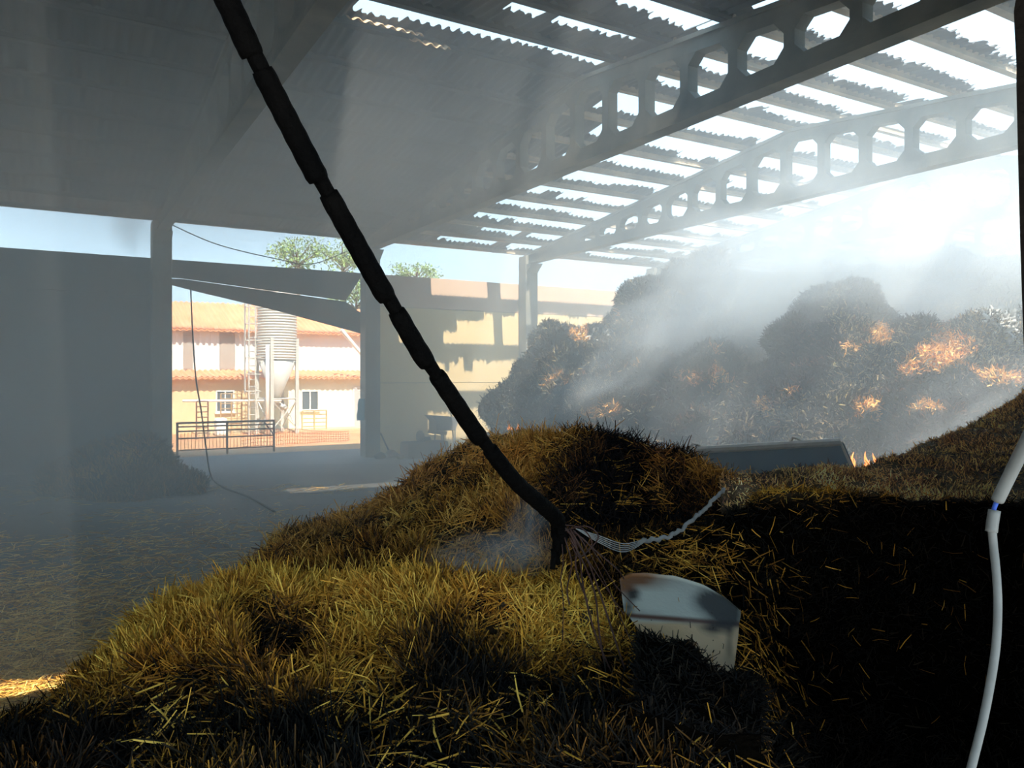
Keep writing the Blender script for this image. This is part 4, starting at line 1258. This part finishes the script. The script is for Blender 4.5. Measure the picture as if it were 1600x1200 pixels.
# orange plastic mesh barrier
def barrier():
    P_ = []
    x0, x1 = on_y(372, 690, 24.3)[0], on_y(540, 690, 25.2)[0]
    n = 46
    m = MB()
    tops = []
    for k in range(n + 1):
        t = k / n
        x = x0 + (x1 - x0) * t; y = 23.9 + 1.0 * t + 0.1 * math.sin(k * 0.4)
        h = 0.42 + 0.10 * math.sin(t * 5) 
        tops.append((x, y, h))
        m.bar((x, y, 0.0), (x, y, h), 0.016, 3)
    for fz in (0.08, 0.3, 0.52, 0.76, 1.0):
        for k in range(n):
            a, b = tops[k], tops[k + 1]
            m.bar((a[0], a[1], a[2] * fz), (b[0], b[1], b[2] * fz), 0.016, 3)
    o = m.build('safety_mesh', mat('orange_plastic', (0.55, 0.15, 0.06), 0.7), None, origin=((x0+x1)/2, 24.4, 0))
    tag(o, 'sagging orange plastic mesh barrier on the dirt outside the doorway', 'barrier')
barrier()
# hurdles: light cattle panels near the building
def hurdle(pa, pb, ptop, Y, mm, label, rails=5, ups=3, name='hurdle'):
    xa_, xb_ = on_y(pa, 650, Y)[0], on_y(pb, 650, Y)[0]; zt_h = on_y(pb, ptop, Y)[2]
    e_ = empty(name, ((xa_+xb_)/2, Y, 0), label, 'hurdle'); org = ((xa_+xb_)/2, Y, 0)
    for k in range(ups):
        x = xa_ + (xb_ - xa_) * k / (ups - 1); MB().bar((x, Y, -0.03), (x, Y, zt_h), 0.04).build('post', mm, e_, origin=org)
    for k in range(rails):
        z = zt_h * (k + 1) / rails; MB().bar((xa_, Y, z), (xb_, Y, z), 0.028).build('rail', mm, e_, origin=org)
hurdle(472, 510, 641, 30.6, mat('yellow_bar', (0.6, 0.42, 0.15), 0.7), 'yellowish bar hurdle under the right window of the farm building')
hurdle(307, 325, 627, 28.5, M['rust'], 'narrow rusty hurdle left of the silo', 7, 2)
hurdle(345, 378, 615, 30.4, mat('tan_bar', (0.5, 0.33, 0.16), 0.7), 'tall tan hurdle in front of the left window', 8, 3)
o = MB().quadbox((on_y(338, 650, 29.6)[0], 29.6, -0.03), (on_y(356, 650, 29.6)[0], 30.1, 0.62)).build('plastic_tank', M['white'], None, origin=(on_y(347, 650, 29.6)[0], 29.8, 0), bevel=0.08)
tag(o, 'small pale tank on the dirt below the left window', 'tank')

# trees behind
def tree(px, py, Y, r, h, label, n=2600, seed=1):
    r_ = np.random.default_rng(seed)
    c = on_y(px, py, Y)
    e_ = empty('tree', (c[0], Y, 0), label, 'tree', 'trees beyond the farm building')
    org = (c[0], Y, 0)
    m = MB()
    m.tube([(c[0], Y, -0.03), (c[0] + .1, Y, c[2] * 0.5), (c[0], Y, c[2] + h * 0.4)], [0.22, 0.15, 0.04], 8)
    tips = []
    for k in range(16):
        an = r_.uniform(0, 6.28); z0 = c[2] + r_.uniform(-h * .8, h * .3)
        tp = np.array([c[0] + math.cos(an) * r * r_.uniform(.3, 1), Y + math.sin(an) * r * .8, z0 + r_.uniform(.2, .9) * h * .6])
        tips.append(tp)
        m.tube([(c[0], Y, z0 - .4), tuple(tp)], [0.06, 0.02], 5)
    m.build('trunk', mat('bark%d' % seed, (0.2, 0.15, 0.1), 0.9), e_, True, org)
    ti = np.array(tips)[r_.integers(0, len(tips), n)]
    P = ti + r_.normal(0, 1, (n, 3)) * [r * .26, r * .26, h * .2]
    D = r_.standard_normal((n, 3)); L = r_.uniform(0.08, 0.19, n)
    g = r_.uniform(0.6, 1.2, (n, 1))
    straws('foliage', P, D, L, L * 0.55, np.array([[0.30, 0.42, 0.12]]) * g, M['leaf'], e_, 0.1, org)
tree(465, 402, 44, 1.3, 1.2, 'light green tree left above the doorway lintel', 900, seed=2)
tree(535, 402, 48, 1.4, 1.2, 'light green tree right above the doorway lintel', 1100, seed=3)
tree(650, 428, 46, 1.2, 0.7, 'light green treetop just over the yellow wall', 600, seed=4)
tree(556, 462, 43, 1.3, 1.3, 'leafy tree seen through the notch beside the lintel', 1200, seed=5)

# ------------------------------------------------------------------ haze and smoke
def vol_mat(name, dens, col=(0.91, 0.98, 0.98), noise=None, falloff=True, g=0.0, thresh=0.0, absorb=None):
    m = bpy.data.materials.new(name); m.use_nodes = True
    n = m.node_tree.nodes; l = m.node_tree.links; n.clear()
    out = n.new('ShaderNodeOutputMaterial')
    v = n.new('ShaderNodeVolumePrincipled')
    v.inputs['Color'].default_value = (*col, 1)
    v.inputs['Anisotropy'].default_value = g
    v.inputs['Density'].default_value = dens
    l.new(v.outputs[0], out.inputs['Volume'])
    if noise is None:
        return m
    tcn = n.new('ShaderNodeTexCoord')
    ln = n.new('ShaderNodeVectorMath'); ln.operation = 'LENGTH'
    l.new(tcn.outputs['Object'], ln.inputs[0])
    mr = n.new('ShaderNodeMapRange'); mr.interpolation_type = 'SMOOTHSTEP'
    mr.inputs['From Min'].default_value = 1.0; mr.inputs['From Max'].default_value = 0.15
    mr.inputs['To Min'].default_value = 0; mr.inputs['To Max'].default_value = 1
    l.new(ln.outputs['Value'], mr.inputs['Value'])
    nz = n.new('ShaderNodeTexNoise'); nz.inputs['Scale'].default_value = noise; nz.inputs['Detail'].default_value = 2.5
    nz.inputs['Distortion'].default_value = 0.4
    l.new(tcn.outputs['Object'], nz.inputs['Vector'])
    m2 = n.new('ShaderNodeMapRange'); m2.interpolation_type = 'SMOOTHSTEP'
    m2.inputs['From Min'].default_value = 0.36 + thresh; m2.inputs['From Max'].default_value = 0.66 + thresh
    l.new(nz.outputs['Fac'], m2.inputs['Value'])
    mu = n.new('ShaderNodeMath'); mu.operation = 'MULTIPLY'
    l.new(mr.outputs[0], mu.inputs[0]); l.new(m2.outputs[0], mu.inputs[1])
    mu2 = n.new('ShaderNodeMath'); mu2.operation = 'MULTIPLY'; mu2.inputs[1].default_value = dens
    l.new(mu.outputs[0], mu2.inputs[0]); l.new(mu2.outputs[0], v.inputs['Density'])
    return m
def haze_box():
    m = MB()
    y0, y1 = 3.4, YW - 0.005
    prof = [(y0, 0.005), (y1, 0.005), (y1, zr(y1) + 0.1), (RIDGE, zr(RIDGE) + 0.1), (y0, zr(y0) + 0.1)]
    m.prism(prof, XY + 0.05, XF_ - .05, 'x')
    o = m.build('haze', vol_mat('shed_haze', 0.058 / S), None, origin=((XY + XF_) / 2, RIDGE, 0))
    tag(o, 'thin bluish smoke haze filling the shed', 'smoke', kind='stuff')
haze_box()
def plume(px, py, d, rx, ry, rz, dens, label, noise=1.6, rot=(0, 0, 0), col=(0.90, 0.94, 0.95), thresh=0.0, g=0.0):
    bm = bmesh.new(); bmesh.ops.create_icosphere(bm, subdivisions=3, radius=1.0)
    me = bpy.data.meshes.new('smoke'); bm.to_mesh(me); bm.free()
    p = at_depth(px, py, d)
    o = bpy.data.objects.new('smoke', me); C.objects.link(o)
    o.location = Vector(p) * S; o.scale = (rx * S, ry * S, rz * S)
    o.rotation_euler = (rot[0], rot[1], -YAW + rot[2])
    me.materials.append(vol_mat('smoke_volume', dens / S, col, noise, thresh=thresh, g=g))
    tag(o, label, 'smoke', kind='stuff')
plume(1430, 375, 13.5, 5.8, 4.0, 2.3, 0.66, 'dense white smoke billowing up under the roof at the right', 1.5)
plume(1190, 430, 15.2, 4.4, 2.2, 1.7, 0.85, 'white smoke drifting over the crest of the burning pile', 1.6, (0, -0.35, 0))
plume(1000, 560, 14.5, 3.4, 1.3, 0.95, 0.8, 'streak of smoke crossing the left slope of the burning pile', 2.0, (0, -0.45, 0))
plume(1250, 470, 13.9, 1.9, 1.0, 1.5, 0.9, 'thick smoke column rising beside the crest of the front mound', 1.6)
plume(1080, 670, 11.0, 3.0, 1.2, 1.0, 0.22, 'blue-grey smoke pooled before the foot of the burning pile', 2.2, thresh=0.07)
plume(1500, 640, 9.6, 1.8, 0.8, 0.7, 0.35, 'wispy smoke rising behind the sloping bank at the right', 2.0, (0, -0.5, 0))
plume(90, 640, 11.5, 3.6, 3.4, 3.4, 0.16, 'dim grey smoke cloud in the dark left bay', 1.0, thresh=-0.1)
plume(330, 230, 12.0, 6.5, 3.6, 2.2, 0.26, 'grey-blue smoke bank under the roof left of centre', 0.9, thresh=-0.12)
plume(215, 345, 17.0, 0.9, 0.8, 1.1, 0.9, 'brownish smoke puff curling past the column left of the doorway', 1.5, col=(0.75, 0.68, 0.6))
plume(760, 872, 2.78, 0.30, 0.14, 0.13, 5.5, 'small white smoke puff rising from between the straw heaps', 1.6)
plume(822, 830, 2.85, 0.12, 0.1, 0.22, 5.0, 'thin white smoke wisp beside the frayed cable end', 1.8)
